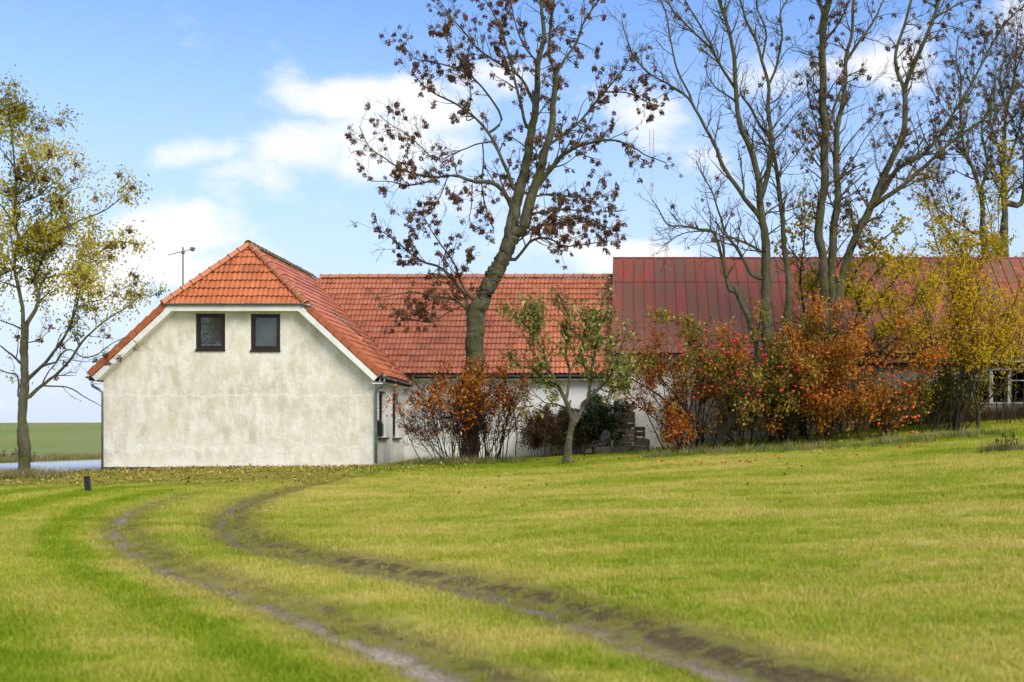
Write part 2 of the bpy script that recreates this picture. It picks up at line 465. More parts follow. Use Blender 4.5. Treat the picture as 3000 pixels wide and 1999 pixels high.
# ------------------------------------------------------------------ building materials
m = Mat('old_lime_plaster', .92, .15)
st1 = m.noise(.9, 6, .6, sc=(1, 1, .8)); st2 = m.noise(4.0, 6, .65, sc=(1, 1, .45)); st3 = m.noise(.45, 3, .5)
base = m.ramp(st1, [(.30, (.50, .46, .36)), (.48, (.66, .615, .505)), (.68, (.74, .705, .61))])
base = m.mix(m.ramp(st2, [(.44, 0.0), (.60, .7)]), base, (.83, .81, .75))
green = m.ramp(m.noise(1.1, 5, .6, sc=(1, 1, .5), dist=.6), [(.50, 0.0), (.72, .42)])
base = m.mix(green, base, (.52, .49, .34))
z = m.sepz()[2]
def band(m, z, z0, w, n, amp):   # an irregular horizontal line at height z0
    d = m.math('ABSOLUTE', m.math('SUBTRACT', m.math('ADD', z, m.math('MULTIPLY', m.math('SUBTRACT', n, .5), amp)), z0))
    return m.math('SUBTRACT', 1.0, m.math('DIVIDE', d, w), True)
ln = m.noise(2.2, 5, .65)
base = m.mix(m.math('MULTIPLY', band(m, z, 2.18, .045, ln, .45), .55), base, (.86, .84, .77))
base = m.mix(m.math('MULTIPLY', band(m, z, .62, .10, ln, .9), .5), base, (.86, .84, .77))
low = m.ramp(m.math('ADD', z, m.math('MULTIPLY', m.math('SUBTRACT', m.noise(1.7, 4), .5), 1.3)), [(.0, .75), (.30, 0.0)])
base = m.mix(low, base, (.84, .815, .74))
foot = m.ramp(m.math('ADD', z, m.math('MULTIPLY', m.math('SUBTRACT', m.noise(6, 4), .5), .12)), [(.0, .85), (.05, 0.0)])
base = m.mix(foot, base, (.12, .12, .10))
speck = m.ramp(m.noise(18, 5, .7), [(.30, .45), (.40, 0.0)])
base = m.mix(speck, base, (.48, .46, .38))
m.col(base); m.bump(m.math('ADD', m.noise(7, 6, .7), m.math('MULTIPLY', m.noise(1.6, 3), .8)), .03, .7)
M_PLASTER = m.m

m = Mat('white_painted_wall', .8, .25)
c = m.ramp(m.noise(1.2, 5, .6, sc=(1, 1, .6)), [(.3, (.78, .78, .765)), (.65, (.88, .88, .87))])
z = m.sepz()[2]
dirt = m.ramp(m.math('ADD', z, m.math('MULTIPLY', m.math('SUBTRACT', m.noise(2.4, 5, .6), .5), 1.0)), [(.0, .6), (.45, 0.0)])
c = m.mix(dirt, c, (.40, .37, .25))
br = m.n('ShaderNodeTexBrick'); br.inputs['Scale'].default_value = 4.2; br.inputs['Mortar Size'].default_value = .012
br.inputs['Color1'].default_value = br.inputs['Color2'].default_value = (1, 1, 1, 1); br.inputs['Mortar'].default_value = (.0, .0, .0, 1)
cm = m.n('ShaderNodeCombineXYZ'); xs = m.sepz(); m.l(m.math('ADD', xs[0], xs[1]), cm.inputs[0]); m.l(xs[2], cm.inputs[1]); m.l(cm.outputs[0], br.inputs['Vector'])
c = m.mix(.10, c, br.outputs['Color'], 'MULTIPLY')
m.col(c); m.bump(br.outputs['Color'], .006, .5)
M_WHITE = m.m

m = Mat('barn_render', .9, .15)
c = m.ramp(m.noise(1.6, 6, .65), [(.3, (.44, .43, .39)), (.6, (.66, .65, .61))])
c = m.mix(m.ramp(m.noise(7, 5, .7), [(.58, 0.0), (.68, .8)]), c, (.22, .21, .18))
m.col(c); m.bump(m.noise(12, 5), .02, .6); M_BARNWHITE = m.m
m = Mat('barn_grey_wall', .9, .15)
c = m.ramp(m.noise(1.3, 6, .65, sc=(1, 1, .4)), [(.3, (.13, .125, .115)), (.65, (.29, .285, .27))])
m.col(c); m.bump(m.noise(12, 5), .02, .6); M_BARNGREY = m.m

def tile_mat(name, a, b, dark, rough, lich=.25, orange=(.58, .17, .045)):
    m = Mat(name, rough, .6)
    r = m.math('FRACT', m.math('ADD', m.rnd(), m.attr('rnd')))
    c = m.mix(r, a, b)
    c = m.mix(m.ramp(m.noise(1.1, 4, .6), [(.45, 0.0), (.75, .55)]), c, orange)
    c = m.mix(m.ramp(m.noise(9, 5, .7), [(.5, 0.0), (.72, .55)]), c, dark)
    c = m.mix(m.math('MULTIPLY', m.ramp(r, [(.86, 0.0), (.94, 1.0)]), .55), c, dark)
    c = m.mix(m.ramp(m.noise(22, 4, .7), [(.68, 0.0), (.74, lich)]), c, (.55, .50, .40))
    m.col(c); m.bump(m.noise(60, 3), .003, .4); return m.m
M_TILE = tile_mat('clay_tile', (.47, .135, .05), (.60, .20, .075), (.22, .06, .03), .27)
M_TILE_W = tile_mat('clay_tile_wing', (.52, .155, .070), (.68, .25, .125), (.25, .08, .048), .5, .12, (.60, .19, .075))
M_RIDGE = tile_mat('ridge_tile_clay', (.56, .19, .085), (.64, .25, .13), (.30, .16, .08), .55, .6, (.60, .21, .07))
M_VERGE = tile_mat('verge_tile_clay', (.36, .085, .028), (.46, .125, .035), (.20, .06, .02), .5, .08, (.48, .15, .03))
m = Mat('mossy_mortar', .95, .1); m.col(m.ramp(m.noise(15, 5, .7), [(.35, (.16, .15, .08)), (.65, (.42, .38, .26))])); M_MOSS = m.m
m = Mat('roof_underlay', .9, .1); m.col((.05, .035, .03)); M_UNDER = m.m
m = Mat('white_board', .6, .35); m.col(m.ramp(m.noise(2.5, 5, .6), [(.3, (.66, .655, .62)), (.6, (.80, .80, .775))])); M_BOARD = m.m
m = Mat('zinc', .38, .5); m.b.inputs['Metallic'].default_value = .55
m.col(m.ramp(m.noise(6, 4), [(.3, (.15, .175, .185)), (.7, (.25, .285, .30))])); M_ZINC = m.m
m = Mat('dark_zinc', .5, .4); m.b.inputs['Metallic'].default_value = .3; m.col(m.ramp(m.noise(6, 4), [(.3, (.10, .11, .105)), (.7, (.17, .185, .18))])); M_DZINC = m.m
m = Mat('dark_brown_wood', .45, .4); m.col(m.ramp(m.noise(8, 5, .6, sc=(4, 4, .6)), [(.3, (.014, .009, .007)), (.7, (.034, .021, .016))])); M_BROWN = m.m
m = Mat('window_glass', .03, .5)
gl = m.n('ShaderNodeBsdfGlossy'); gl.inputs['Roughness'].default_value = .02; gl.inputs['Color'].default_value = (.9, .92, .95, 1)
tp = m.n('ShaderNodeBsdfTransparent'); tp.inputs[0].default_value = (.82, .84, .84, 1)
fr = m.n('ShaderNodeFresnel'); fr.inputs[0].default_value = 1.5
mx = m.n('ShaderNodeMixShader'); m.l(m.math('ADD', m.math('MULTIPLY', fr.outputs[0], .7), .02), mx.inputs[0])
m.l(tp.outputs[0], mx.inputs[1]); m.l(gl.outputs[0], mx.inputs[2]); m.l(mx.outputs[0], m.t.nodes['Material Output'].inputs[0]); M_GLASS = m.m
m = Mat('grey_blind', .8, .2); m.col(m.ramp(m.noise(1.3, 3), [(.35, (.20, .198, .19)), (.65, (.30, .295, .28))])); M_BLIND = m.m
m = Mat('black_plastic', .35, .5); m.col((.012, .012, .014)); M_BLACK = m.m
m = Mat('dark_stone', .7, .3); m.col(m.ramp(m.noise(9, 4), [(.3, (.03, .03, .03)), (.7, (.08, .08, .08))])); M_DSTONE = m.m
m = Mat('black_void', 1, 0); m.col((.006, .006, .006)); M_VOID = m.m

# ------------------------------------------------------------------ roof tile system
TW, TG = .30, .32
def tile_profile():
    """double-roll tile: across positions and heights"""
    p = []
    for k in range(2):
        o = k * .15
        p += [(o + 0, .0), (o + .040, .002), (o + .062, .018), (o + .082, .032), (o + .102, .034), (o + .124, .022), (o + .142, .004)]
    p.append((.3, .0)); return p
def tile_geo():
    pr = tile_profile(); n = len(pr); L = TG + .05; V = []; Fc = []
    for (x, h) in pr: V.append((x, 0, h + .040))
    for (x, h) in pr: V.append((x, L, h - .004))
    for (x, h) in pr: V.append((x, .05, h * .9 + .004))
    for i in range(n - 1):
        Fc.append((i, i + 1, n + i + 1, n + i)); Fc.append((2 * n + i, 2 * n + i + 1, i + 1, i))
    return V, Fc
TV, TF = tile_geo()
TVn = np.array(TV)
def tile_field(O, ex, ey, i0, i1, nrow, clips):
    """tiles laid on a plane; clips = [(point, normal)] keep the side the normal points to.
    returns (matrix, local clips or None, distance key)"""
    ex, ey = Vector(ex).normalized(), Vector(ey).normalized(); nz = ex.cross(ey)
    out = []
    for j in range(nrow):
        for i in range(i0, i1):
            o = Vector(O) + ex * (i * TW) + ey * (j * TG)
            M = Matrix(((ex.x, ey.x, nz.x, o.x), (ex.y, ey.y, nz.y, o.y), (ex.z, ey.z, nz.z, o.z), (0, 0, 0, 1)))
            pts = [M @ Vector(q) for q in ((0, 0, 0), (TW, 0, 0), (TW, TG, 0), (0, TG, 0))]
            cut = []; dead = False
            for (p, nn) in clips:
                s = [(q - Vector(p)).dot(Vector(nn)) for q in pts]
                if max(s) <= .02: dead = True; break
                if min(s) < -.001: cut.append((Vector(p), Vector(nn)))
            if not dead: out.append((M, cut))
    return out
def clip_tile(M, cut, mat, name):
    me = bpy.data.meshes.new(name); me.from_pydata(TV, [], TF)
    bm = bmesh.new(); bm.from_mesh(me); Mi = M.inverted()
    for p, nn in cut:
        bmesh.ops.bisect_plane(bm, geom=bm.verts[:] + bm.edges[:] + bm.faces[:], plane_co=Mi @ p, plane_no=(Mi.to_3x3() @ nn).normalized(), clear_inner=True)
    bm.to_mesh(me); n = len(bm.faces); bm.free(); me.materials.append(mat)
    return me if n else None
def lay_tiles(lst, limit, roof, mat, rng):
    """the first `limit` tiles become objects, the rest one joined part"""
    shared = bpy.data.meshes.new('tile'); shared.from_pydata(TV, [], TF); shared.materials.append(mat)
    VV, FF, AA = [], [], []; base = 0
    for k, (M, cut) in enumerate(lst):
        jit = Matrix.Translation((rng.uniform(-.004, .004), rng.uniform(-.010, .010), rng.uniform(-.004, .006))) @ Matrix.Rotation(rng.uniform(-.014, .014), 4, 'Y')
        me = shared if not cut else clip_tile(M, cut, mat, 'tile')
        if me is None: continue
        if k < limit:
            o = bpy.data.objects.new('tile', me); o.matrix_world = M @ jit; COL.objects.link(o); o.parent = roof
        else:
            v = np.array([tuple((M @ jit) @ q.co) for q in me.vertices]); VV.append(v)
            for p in me.polygons: FF.append([base + a for a in p.vertices])
            AA += [rng.random()] * len(v); base += len(v)
    if VV:
        me = bpy.data.meshes.new('tile_field'); me.from_pydata(np.vstack(VV).tolist(), [], FF)
        at = me.attributes.new('rnd', 'FLOAT', 'POINT'); at.data.foreach_set('value', np.array(AA, dtype=np.float32))
        me.materials.append(mat); o = obj('tile_field', me, roof); o['kind'] = 'stuff'
def half_round(L, r0, r1, k=7, drop=.35):
    """ridge tile along +y, open below; r0 at its lower, wider end"""
    mb = MB(); V = []; t = .014
    for (y, r) in ((0, r0), (0.05, r0), (0.055, r1 + .006), (L, r1)):
        for rr in (r, r - t):
            for j in range(k + 1):
                a = PI * (j / k) * (1 + drop * .3) - PI * drop * .15; V.append((rr * math.cos(a), y, rr * math.sin(a)))
    n = k + 1; Fc = []
    for s in range(3):
        for j in range(k): Fc.append((s * 2 * n + j, s * 2 * n + j + 1, (s + 1) * 2 * n + j + 1, (s + 1) * 2 * n + j))
    for j in range(k): Fc.append((j, n + j, n + j + 1, j + 1))
    e = 3 * 2 * n
    for j in range(k): Fc.append((e + j + 1, e + n + j + 1, e + n + j, e + j))
    mb.add(V, Fc); return mb
def ridge_run(p, q, roof, mat, rng, r=.12, pitch=.34, up=(0, 0, 1)):
    p, q, up = Vector(p), Vector(q), Vector(up); d = (q - p); L = d.length; d.normalize()
    x = d.cross(up).normalized(); z = x.cross(d); n = max(1, round(L / pitch)); s = L / n
    me = half_round(s + .05, r + .012, r - .012).mesh('ridge_tile', mat, True)
    for i in range(n):
        o = p + d * (i * s)
        M = Matrix(((x.x, d.x, z.x, o.x), (x.y, d.y, z.y, o.y), (x.z, d.z, z.z, o.z), (0, 0, 0, 1)))
        ob = bpy.data.objects.new('ridge_tile', me); ob.matrix_world = M @ Matrix.Rotation(rng.uniform(-.025, .025), 4, 'Z') @ Matrix.Translation((0, 0, rng.uniform(-.006, .006)))
        COL.objects.link(ob); ob.parent = roof

def wall_panel(mb, axis_, fixed, thick, a0, a1, z0, z1, holes):
    """rectangular wall with rectangular holes, split into bands; axis 'x': runs along x at y=fixed (thick goes +y)"""
    hs_ = sorted(holes)
    def bx(a, b, c, d):
        if b - a < 1e-4 or d - c < 1e-4: return
        if axis_ == 'x': mb.box((a, fixed, c), (b, fixed + thick, d))
        else: mb.box((fixed, a, c), (fixed + thick, b, d))
    cur = a0
    for (h0, h1, c0, c1) in hs_:
        bx(cur, h0, z0, z1); bx(h0, h1, z0, c0); bx(h0, h1, c1, z1); cur = h1
    bx(cur, a1, z0, z1)

# ------------------------------------------------------------------ the gabled house
RX, RZ, TS = -11.74, 6.79, .925       # ridge position and slope of the main roof
EX = 4.34                             # half span at the tile eaves
YG, XL, XR = 36.7, -15.77, -7.68      # gable plane, side walls
YV = 36.40                            # front edge of the roof
HZ, HT = 4.88, 1.404                  # hip eave height and slope
YA = YV + (RZ - HZ) / HT              # hip apex
WY, WZ, WT = 41.2, 3.08, .9325        # wing eave and slope
YW = WY + (RZ - WZ) / WT              # wing ridge (meets the house ridge)
rng = random.Random(4)

house = empty('farmhouse', (RX, YG, 0)); tag(house, 'whitewashed gabled farmhouse with half-hipped orange tile roof and weathered plaster end wall', 'house')
def part(o):
    """parent keeping world placement"""
    o.parent = house; o.matrix_parent_inverse = Matrix.Translation(-house.location); return o
W1 = (-13.01, -12.135, 3.49, 4.62); W2 = (-11.37, -10.49, 3.47, 4.61)
# gable wall: lower block, window band, top wedge
mb = MB(); T = .3
def rake_x(z): return (RZ - .22 - z) / TS     # half width of the wall under the roof at height z
zE, zT = RZ - .22 - TS * (RX - XL), 4.70
mb.box((XL, YG, -.35), (XR, YG + T, zE))
z0 = W2[2]
hw0, hw1 = rake_x(z0), rake_x(zT)
hwE = RX - XL
mb.prism([(RX - hwE, YG, zE), (RX + hwE, YG, zE), (RX + hw0, YG, z0), (RX - hw0, YG, z0)], (0, T, 0))
mb.prism([(RX - hw0, YG, z0), (W1[0], YG, z0), (W1[0], YG, zT), (RX - hw1, YG, zT)], (0, T, 0))
mb.prism([(W2[1], YG, z0), (RX + hw0, YG, z0), (RX + hw1, YG, zT), (W2[1], YG, zT)], (0, T, 0))
mb.box((W1[1], YG, z0), (W2[0], YG + T, zT))
mb.box((W1[0], YG, z0), (W1[1], YG + T, W1[2])); mb.box((W1[0], YG, W1[3]), (W1[1], YG + T, zT))
mb.box((W2[0], YG, W2[3]), (W2[1], YG + T, zT))
part(mb.build('gable_wall', M_PLASTER, recalc=False))
# plinth
part(MB().box((XL - .012, YG - .018, -.4), (XR + .012, YG, .035)).build('plinth', M_DSTONE))
# side walls
SW = [(37.35, 38.48, .93, 2.35), (39.50, 40.62, .93, 2.33)]
mb = MB(); wall_panel(mb, 'y', XR - T, T, YG + T, 42.0, -.35, 2.72, SW); part(mb.build('side_wall', M_WHITE, recalc=False))
part(MB().box((XL, YG + T, -.35), (XL + T, 49.5, 2.72)).build('side_wall', M_WHITE))
part(MB().box((XR, YG + .004, -.3), (XR + .022, YG + .16, 2.66)).build('corner_strip', M_BOARD))

def window(x0, x1, z0_, z1_, y, blind_rail):
    w = MB(); t = .075; d0, d1 = y + .015, y + .10
    w.box((x0, d0, z0_ + .06), (x0 + t, d1, z1_)); w.box((x1 - t, d0, z0_ + .06), (x1, d1, z1_))
    w.box((x0 + t, d0, z1_ - t), (x1 - t, d1, z1_)); w.box((x0 + t, d0, z0_ + .06), (x1 - t, d1, z0_ + .06 + t))
    win = part(w.build('window', M_BROWN, bevel=.004))
    s = MB(); a = t + .006; i = .035
    s.box((x0 + a, d0 + .018, z0_ + .06 + a), (x0 + a + i, d1 - .01, z1_ - a)); s.box((x1 - a - i, d0 + .018, z0_ + .06 + a), (x1 - a, d1 - .01, z1_ - a))
    s.box((x0 + a + i, d0 + .018, z1_ - a - i), (x1 - a - i, d1 - .01, z1_ - a)); s.box((x0 + a + i, d0 + .018, z0_ + .06 + a), (x1 - a - i, d1 - .01, z0_ + .06 + a + i))
    def sub(o): o.parent = win; return o
    sub(s.build('frame', M_BROWN))
    b = a + i
    sub(MB().box((x0 + b, d0 + .045, z0_ + .06 + b), (x1 - b, d0 + .052, z1_ - b)).build('pane', M_GLASS))
    sub(MB().box((x0 + .02, y + .16, z0_ + .03), (x1 - .02, y + .18, z1_)).build('blind', M_BLIND))
    if blind_rail: sub(MB().box((x0 + b, y + .12, z0_ + .06 + b), (x1 - b, y + .15, z0_ + .06 + b + .03)).build('blind_rail', M_BOARD))
    sub(MB().box((x0 - .012, y - .05, z0_), (x1 + .012, y + .10, z0_ + .057)).build('sill', M_BROWN, bevel=.005))
    return win
window(*W1, YG, True); window(*W2, YG, False)
def side_window(y0, y1, z0_, z1_):
    x = XR - .13; t = .09; w = MB()
    w.box((x - .06, y0, z0_), (x, y0 + t, z1_)); w.box((x - .06, y1 - t, z0_), (x, y1, z1_)); w.box((x - .06, y0 + t, z1_ - t), (x, y1 - t, z1_)); w.box((x - .06, y0 + t, z0_), (x, y1 - t, z0_ + t))
    w.box((x - .06, (y0 + y1) / 2 - .03, z0_ + t), (x - .004, (y0 + y1) / 2 + .03, z1_ - t))
    win = part(w.build('window', M_BROWN, bevel=.004))
    for a, b in ((y0 + t, (y0 + y1) / 2 - .03), ((y0 + y1) / 2 + .03, y1 - t)):
        o = MB().box((x - .035, a, z0_ + t), (x - .03, b, z1_ - t)).build('pane', M_GLASS); o.parent = win
    o = MB().box((x - .12, y0 - .0, z0_), (x - .10, y1, z1_)).build('blind', M_DSTONE); o.parent = win
    o = MB().box((x, y0 - .04, z0_ - .07), (XR + .09, y1 + .04, z0_ - .012)).build('sill', M_DSTONE, bevel=.006); o.parent = win
for s_ in SW: side_window(*s_)

# roof: underlay (carries the tiles), then tiles, ridge tiles, verge tiles
cs = 1 / math.sqrt(1 + TS * TS); sn = TS * cs
drop = .05
def up(p, d): return (p[0], p[1], p[2] - d)
A = (RX, YA, RZ)
LE, RE = RX - EX, RX + EX
zEv = RZ - TS * EX
hw = (RZ - HZ) / TS
mb = MB()
YB = 49.4
tri = [(RX - hw, YV, HZ), (RX + hw, YV, HZ), A]
lft = [(LE, YV, zEv), (RX - hw, YV, HZ), A, (RX, YB, RZ), (LE, YB, zEv)]
rgt = [(RE, YV, zEv), (RE, 41.55, zEv), (RX + (RZ - WZ) / TS, WY, WZ), (RX, YW, RZ), A, (RX + hw, YV, HZ)]
for poly in (tri, lft, rgt): mb.prism([up(p, .035) for p in poly], (0, 0, -.14))
roof = part(mb.build('roof', M_UNDER))
roof_off = None
class Keep:
    """make objects laid in world space children of a part that sits at the origin"""
def lay(lst, limit, mat): lay_tiles(lst, limit, roof, mat, rng)
valley_n = Vector((0, 0, 0))
# hip tiles
exh, eyh = Vector((1, 0, 0)), Vector((0, 1, HT)).normalized()
def edge_clip(p, q, inside):
    """vertical plane through p-q keeping the side of `inside`"""
    p, q, i = Vector(p), Vector(q), Vector(inside); d = (q - p); n = Vector((d.y, -d.x, 0)).normalized()
    if (i - p).dot(n) < 0: n = -n
    return (p, n)
hipL = ((RX - hw, YV, HZ), A); hipR = ((RX + hw, YV, HZ), A)
cen = (RX, YV + .5, HZ)
tiles = tile_field((RX - hw - .07, YV - .03, HZ - .04), exh, eyh, 0, 15, 8, [edge_clip(*hipL, cen), edge_clip(*hipR, cen)])
nh = len(tiles)
# right-hand slope
exr, eyr = Vector((0, 1, 0)), Vector((-1, 0, TS)).normalized()
VAL = ((RX + (RZ - WZ) / TS, WY, WZ), (RX, YW, RZ))
rc = (RX + 2.2, 40.0, 5)
clr = [edge_clip((RX + hw, YV, 0), (RX, YA, 0), rc), edge_clip(*VAL, rc), ((RX + .03, 0, 0), Vector((1, 0, 0))), ((0, YV + .06, 0), Vector((0, 1, 0)))]
rt = tile_field((RE + .03, YV + .06, zEv - .03), exr, eyr, 0, 31, 19, clr)
rt.sort(key=lambda t: t[0].translation.y)
lay(tiles + rt, 300, M_TILE)
# verge tiles down both rakes
vl = (EX - hw) / cs; nv = 10; sv = vl / nv
vme = MB().box((0.008, 0, -.15), (sv + .004, .26, .055)).mesh('verge_tile', M_VERGE, bevel=.012)
for side in (-1, 1):
    for i in range(nv):
        t = EX - (i * sv) * cs
        o = bpy.data.objects.new('verge_tile', vme)
        d = Vector((-side * cs, 0, sn)); zz = Vector((side * sn, 0, cs)); yy = zz.cross(d)
        yy = Vector((0, 1, 0)); 
        p = Vector((RX + side * t, YV - .04, RZ - TS * t)) + d * 0
        Mx = Matrix(((d.x, 0, zz.x, p.x), (0, 1, 0, p.y), (d.z, 0, zz.z, p.z), (0, 0, 0, 1)))
        if side == 1: pass
        o.matrix_world = Mx @ Matrix.Rotation(-.085, 4, 'Y') @ Matrix.Translation((-.005, 0, .025 + rng.uniform(-.004, .004)))
        COL.objects.link(o); o.parent = roof
# hip and ridge tiles
hd = .035
for sgn in (-1, 1):
    ridge_run((RX + sgn * (hw + .06), YV - .05, HZ - .01), (RX + sgn * .04, YA - .02, RZ + .03), roof, M_RIDGE, rng, .115, .335)
    o = MB().tube([(RX + sgn * (hw - .03), YV + .03, HZ - .01), (RX, YA + .05, RZ - .02)], .06, 6).build('mortar', M_MOSS, roof)
ridge_run((RX, YA - .12, RZ + .05), (RX, YW + .2, RZ + .03), roof, M_MOSS, rng, .125, .4)
for sgn in (-1, 1):   # rounded ends of the hip lines
    pass
# valley lead
part(MB().prism([Vector(VAL[0]) + Vector((-.06, -.02, .02)), Vector(VAL[0]) + Vector((.06, -.02, .02)), Vector(VAL[1]) + Vector((.05, 0, .03)), Vector(VAL[1]) + Vector((-.05, 0, .03))], (0, 0, -.03)).build('valley_flashing', M_UNDER))
# barge boards, fascia, soffit
for side in (-1, 1):
    d = Vector((-side * cs, 0, sn)); nn = Vector((side * sn, 0, cs))
    a = Vector((RX + side * (EX - .03), YV - .034, RZ - TS * (EX - .03))); b = Vector((RX + side * (hw - .12), YV - .034, RZ - TS * (hw - .12)))
    o1, o2 = -.13, -.29
    zc_ = HZ - .17
    tb = b + nn * o2; tt = b + nn * o1
    mb = MB().prism([a + nn * o1, a + nn * o2, Vector((tb.x, YV - .034, tb.z)), Vector((tt.x, YV - .034, tt.z))], (0, .03, 0))
    part(mb.build('barge_board', M_BOARD))
    mb = MB().prism([a + nn * -.17 + d * .05, a + nn * -.30 + d * .05, tb, tb + nn * .13], (0, .3, 0)); mb.v = [(v[0], v[1] + .032, v[2]) for v in mb.v]
    part(mb.build('soffit', M_BOARD))
    # boxed foot of the eaves
    xa, xb = (XL - .30, XL + .02) if side < 0 else (XR - .02, XR + .30)
    part(MB().box((xa, YV + .035, zEv - .27), (xb, YG + .02, zEv - .235)).build('eave_box', M_BOARD))
fz0, fz1 = 4.665, 4.835
for xa, xb in ((RX - 2.12, RX - .06), (RX - .055, RX + 2.12)):
    part(MB().box((xa, YV - .030, fz0), (xb, YV - .004, fz1)).build('fascia', M_BOARD))
part(MB().box((RX - 2.1, YV + .03, fz0 + .004), (RX + 2.1, YG + .02, fz0 + .03)).build('soffit', M_BOARD))
def gutter(p, q, r, mat):
    p, q = Vector(p), Vector(q); d = (q - p).normalized(); x = d.cross(Vector((0, 0, 1))).normalized()
    prof = [(math.cos(a), math.sin(a)) for a in np.linspace(PI, 2 * PI, 9)]
    V = []; n = 9
    for c in (p, q):
        for s_ in (1.0, .86):
            for (cx, cz) in prof: V.append(c + x * (cx * r * s_) + Vector((0, 0, cz * r * s_)))
    Fc = []
    for j in range(n - 1):
        Fc += [(j, j + 1, 2 * n + j + 1, 2 * n + j), (n + j + 1, n + j, 3 * n + j, 3 * n + j + 1), (j + 1, j, n + j, n + j + 1), (2 * n + j, 2 * n + j + 1, 3 * n + j + 1, 3 * n + j)]
    Fc += [(0, 2 * n, 3 * n, n), (n - 1, 2 * n - 1, 4 * n - 1, 3 * n - 1)]
    m_ = MB(); m_.add(V, Fc); return m_
g = part(gutter((RX - 2.06, YV - .075, HZ - .005), (RX + 2.02, YV - .075, HZ - .005), .058, M_DZINC).build('gutter', M_DZINC, recalc=False))
part(MB().tube([(RX + 1.98, YV - .075, HZ - .06), (RX + 2.12, YV - .08, HZ - .035), (RX + 2.24, YV - .02, HZ - .06), (RX + 2.34, YV + .08, HZ - .17)], .04, 8).build('gutter_outlet', M_ZINC, smooth=True))
part(gutter((RE + .05, YV + .02, zEv - .045), (RE + .05, 41.3, zEv - .045), .065, M_DZINC).build('gutter', M_DZINC, recalc=False))
part(MB().box((RE - .08, YV + .04, zEv - .20), (RE - .055, 41.4, zEv - .03)).build('fascia', M_BOARD))
part(MB().box((XR - .01, YV + .36, zEv - .20), (RE - .082, 41.4, zEv - .175)).build('soffit', M_BOARD))
part(gutter((LE - .05, YV + .02, zEv - .045), (LE - .05, 49.3, zEv - .045), .065, M_DZINC).build('gutter', M_DZINC, recalc=False))
# downpipes
xr = XR + .06
pipe = MB().tube([(RE + .05, YV + .10, zEv - .08), (RE + .05, YV + .10, zEv - .22), (RE - .02, YV + .14, zEv - .33), (xr + .04, YG - .10, zEv - .42), (xr, YG - .06, zEv - .55), (xr, YG - .055, 1.2), (xr, YG - .055, -.15)], .042, 10)
dp = part(pipe.build('downpipe', M_ZINC, smooth=True))
for z_ in (2.0, .75):
    o = MB().tube([(xr, YG - .055, z_), (xr, YG - .055, z_ + .05)], .05, 10).build('pipe_clip', M_ZINC); o.parent = dp
part(MB().tube([(RE + .05, YV + .0, zEv - .03), (RE + .05, YV + .12, zEv - .05), (RE + .05, YV + .13, zEv - .12)], [.075, .07, .05], 10).build('gutter_outlet', M_ZINC, smooth=True))
xl = XL - .03
part(MB().tube([(LE - .0, YV + .2, zEv - .20), (LE + .03, YV + .2, zEv - .33), (xl - .10, YG - .02, zEv - .42), (xl, YG + .02, zEv - .52), (xl, YG + .02, -.2)], .042, 10).build('downpipe', M_ZINC, smooth=True))
# roof vent and rail on the right-hand slope
def on_right(u, v):
    d = Vector(((u - CU) / F, 1, -(v - CV) / F)); c_ = Vector((0, 0, ZC))
    # z = RZ - TS*(x-RX)
    t = (RZ - TS * (c_.x - RX) - c_.z) / (d.z + TS * d.x)
    return c_ + d * t
nR = Vector((sn, 0, cs))
a, b = on_right(975, 921) + nR * .07, on_right(1052, 988) + nR * .07
part(MB().tube([a, b], .028, 8).build('roof_rail', M_ZINC, smooth=True))
p = on_right(1058, 1003)
Mv = Matrix(((-cs, 0, sn, p.x), (0, 1, 0, p.y), (sn, 0, cs, p.z), (0, 0, 0, 1)))
vm = MB(); vm.add([Mv @ Vector(q) for q in ((-.02, -.13, .02), (.34, -.13, .02), (.34, .13, .02), (-.02, .13, .02), (0, -.10, .17), (.34, -.12, .05), (.34, .12, .05), (0, .10, .17))],
   [(0,3,2,1),(4,5,6,7),(0,1,5,4),(1,2,6,5),(2,3,7,6),(3,0,4,7)])
part(vm.build('roof_vent', M_RIDGE, bevel=.012))
c1, c2 = on_right(1068, 1002) + nR * .05, on_right(1098, 1032) + nR * .05
part(MB().bar(c1, c2, .22, .02, nR).build('flashing', M_DZINC))

# ------------------------------------------------------------------ the tiled wing behind
wing = empty('farmhouse_wing', (-4.2, 41.6, .1)); tag(wing, 'long low wing with bright orange tile roof behind the leaning ash tree', 'house')
def wpart(o): o.parent = wing; o.matrix_parent_inverse = Matrix.Translation(-wing.location); return o
WX1 = -.68
mb = MB(); wall_panel(mb, 'x', 41.6, .3, XR + .002, WX1, -.3, 2.98, []); wpart(mb.build('wall', M_WHITE, recalc=False))
RZW = RZ
mb = MB()
wp = [VAL[0], (WX1, WY, WZ), (WX1, YW, RZ), VAL[1]]
mb.prism([up(p, .035) for p in wp], (0, 0, -.14))
mb.prism([up(p, .04) for p in ((RX, YW, RZ), (WX1, YW, RZ), (WX1, YW + 4.2, RZ - 3.9), (RX, YW + 4.2, RZ - 3.9))], (0, 0, -.14))
roof = wpart(mb.build('roof', M_UNDER))
exw, eyw = Vector((1, 0, 0)), Vector((0, 1, WT)).normalized()
wc = (-4, 43, 5)
ow = (WX1 - 38 * TW, WY - .03, WZ - .03)
tl = tile_field(ow, exw, eyw, 0, 38, 18, [edge_clip(*VAL, wc), ((0, YW - .02, 0), Vector((0, -1, 0)))])
tl.sort(key=lambda t: t[0].translation.y + .004 * t[0].translation.x)
lay_tiles(tl, 300, roof, M_TILE_W, rng)
ridge_run((RX + .3, YW, RZ + .035), (WX1 - .02, YW, RZ + .055), roof, M_RIDGE, rng, .12, .36)
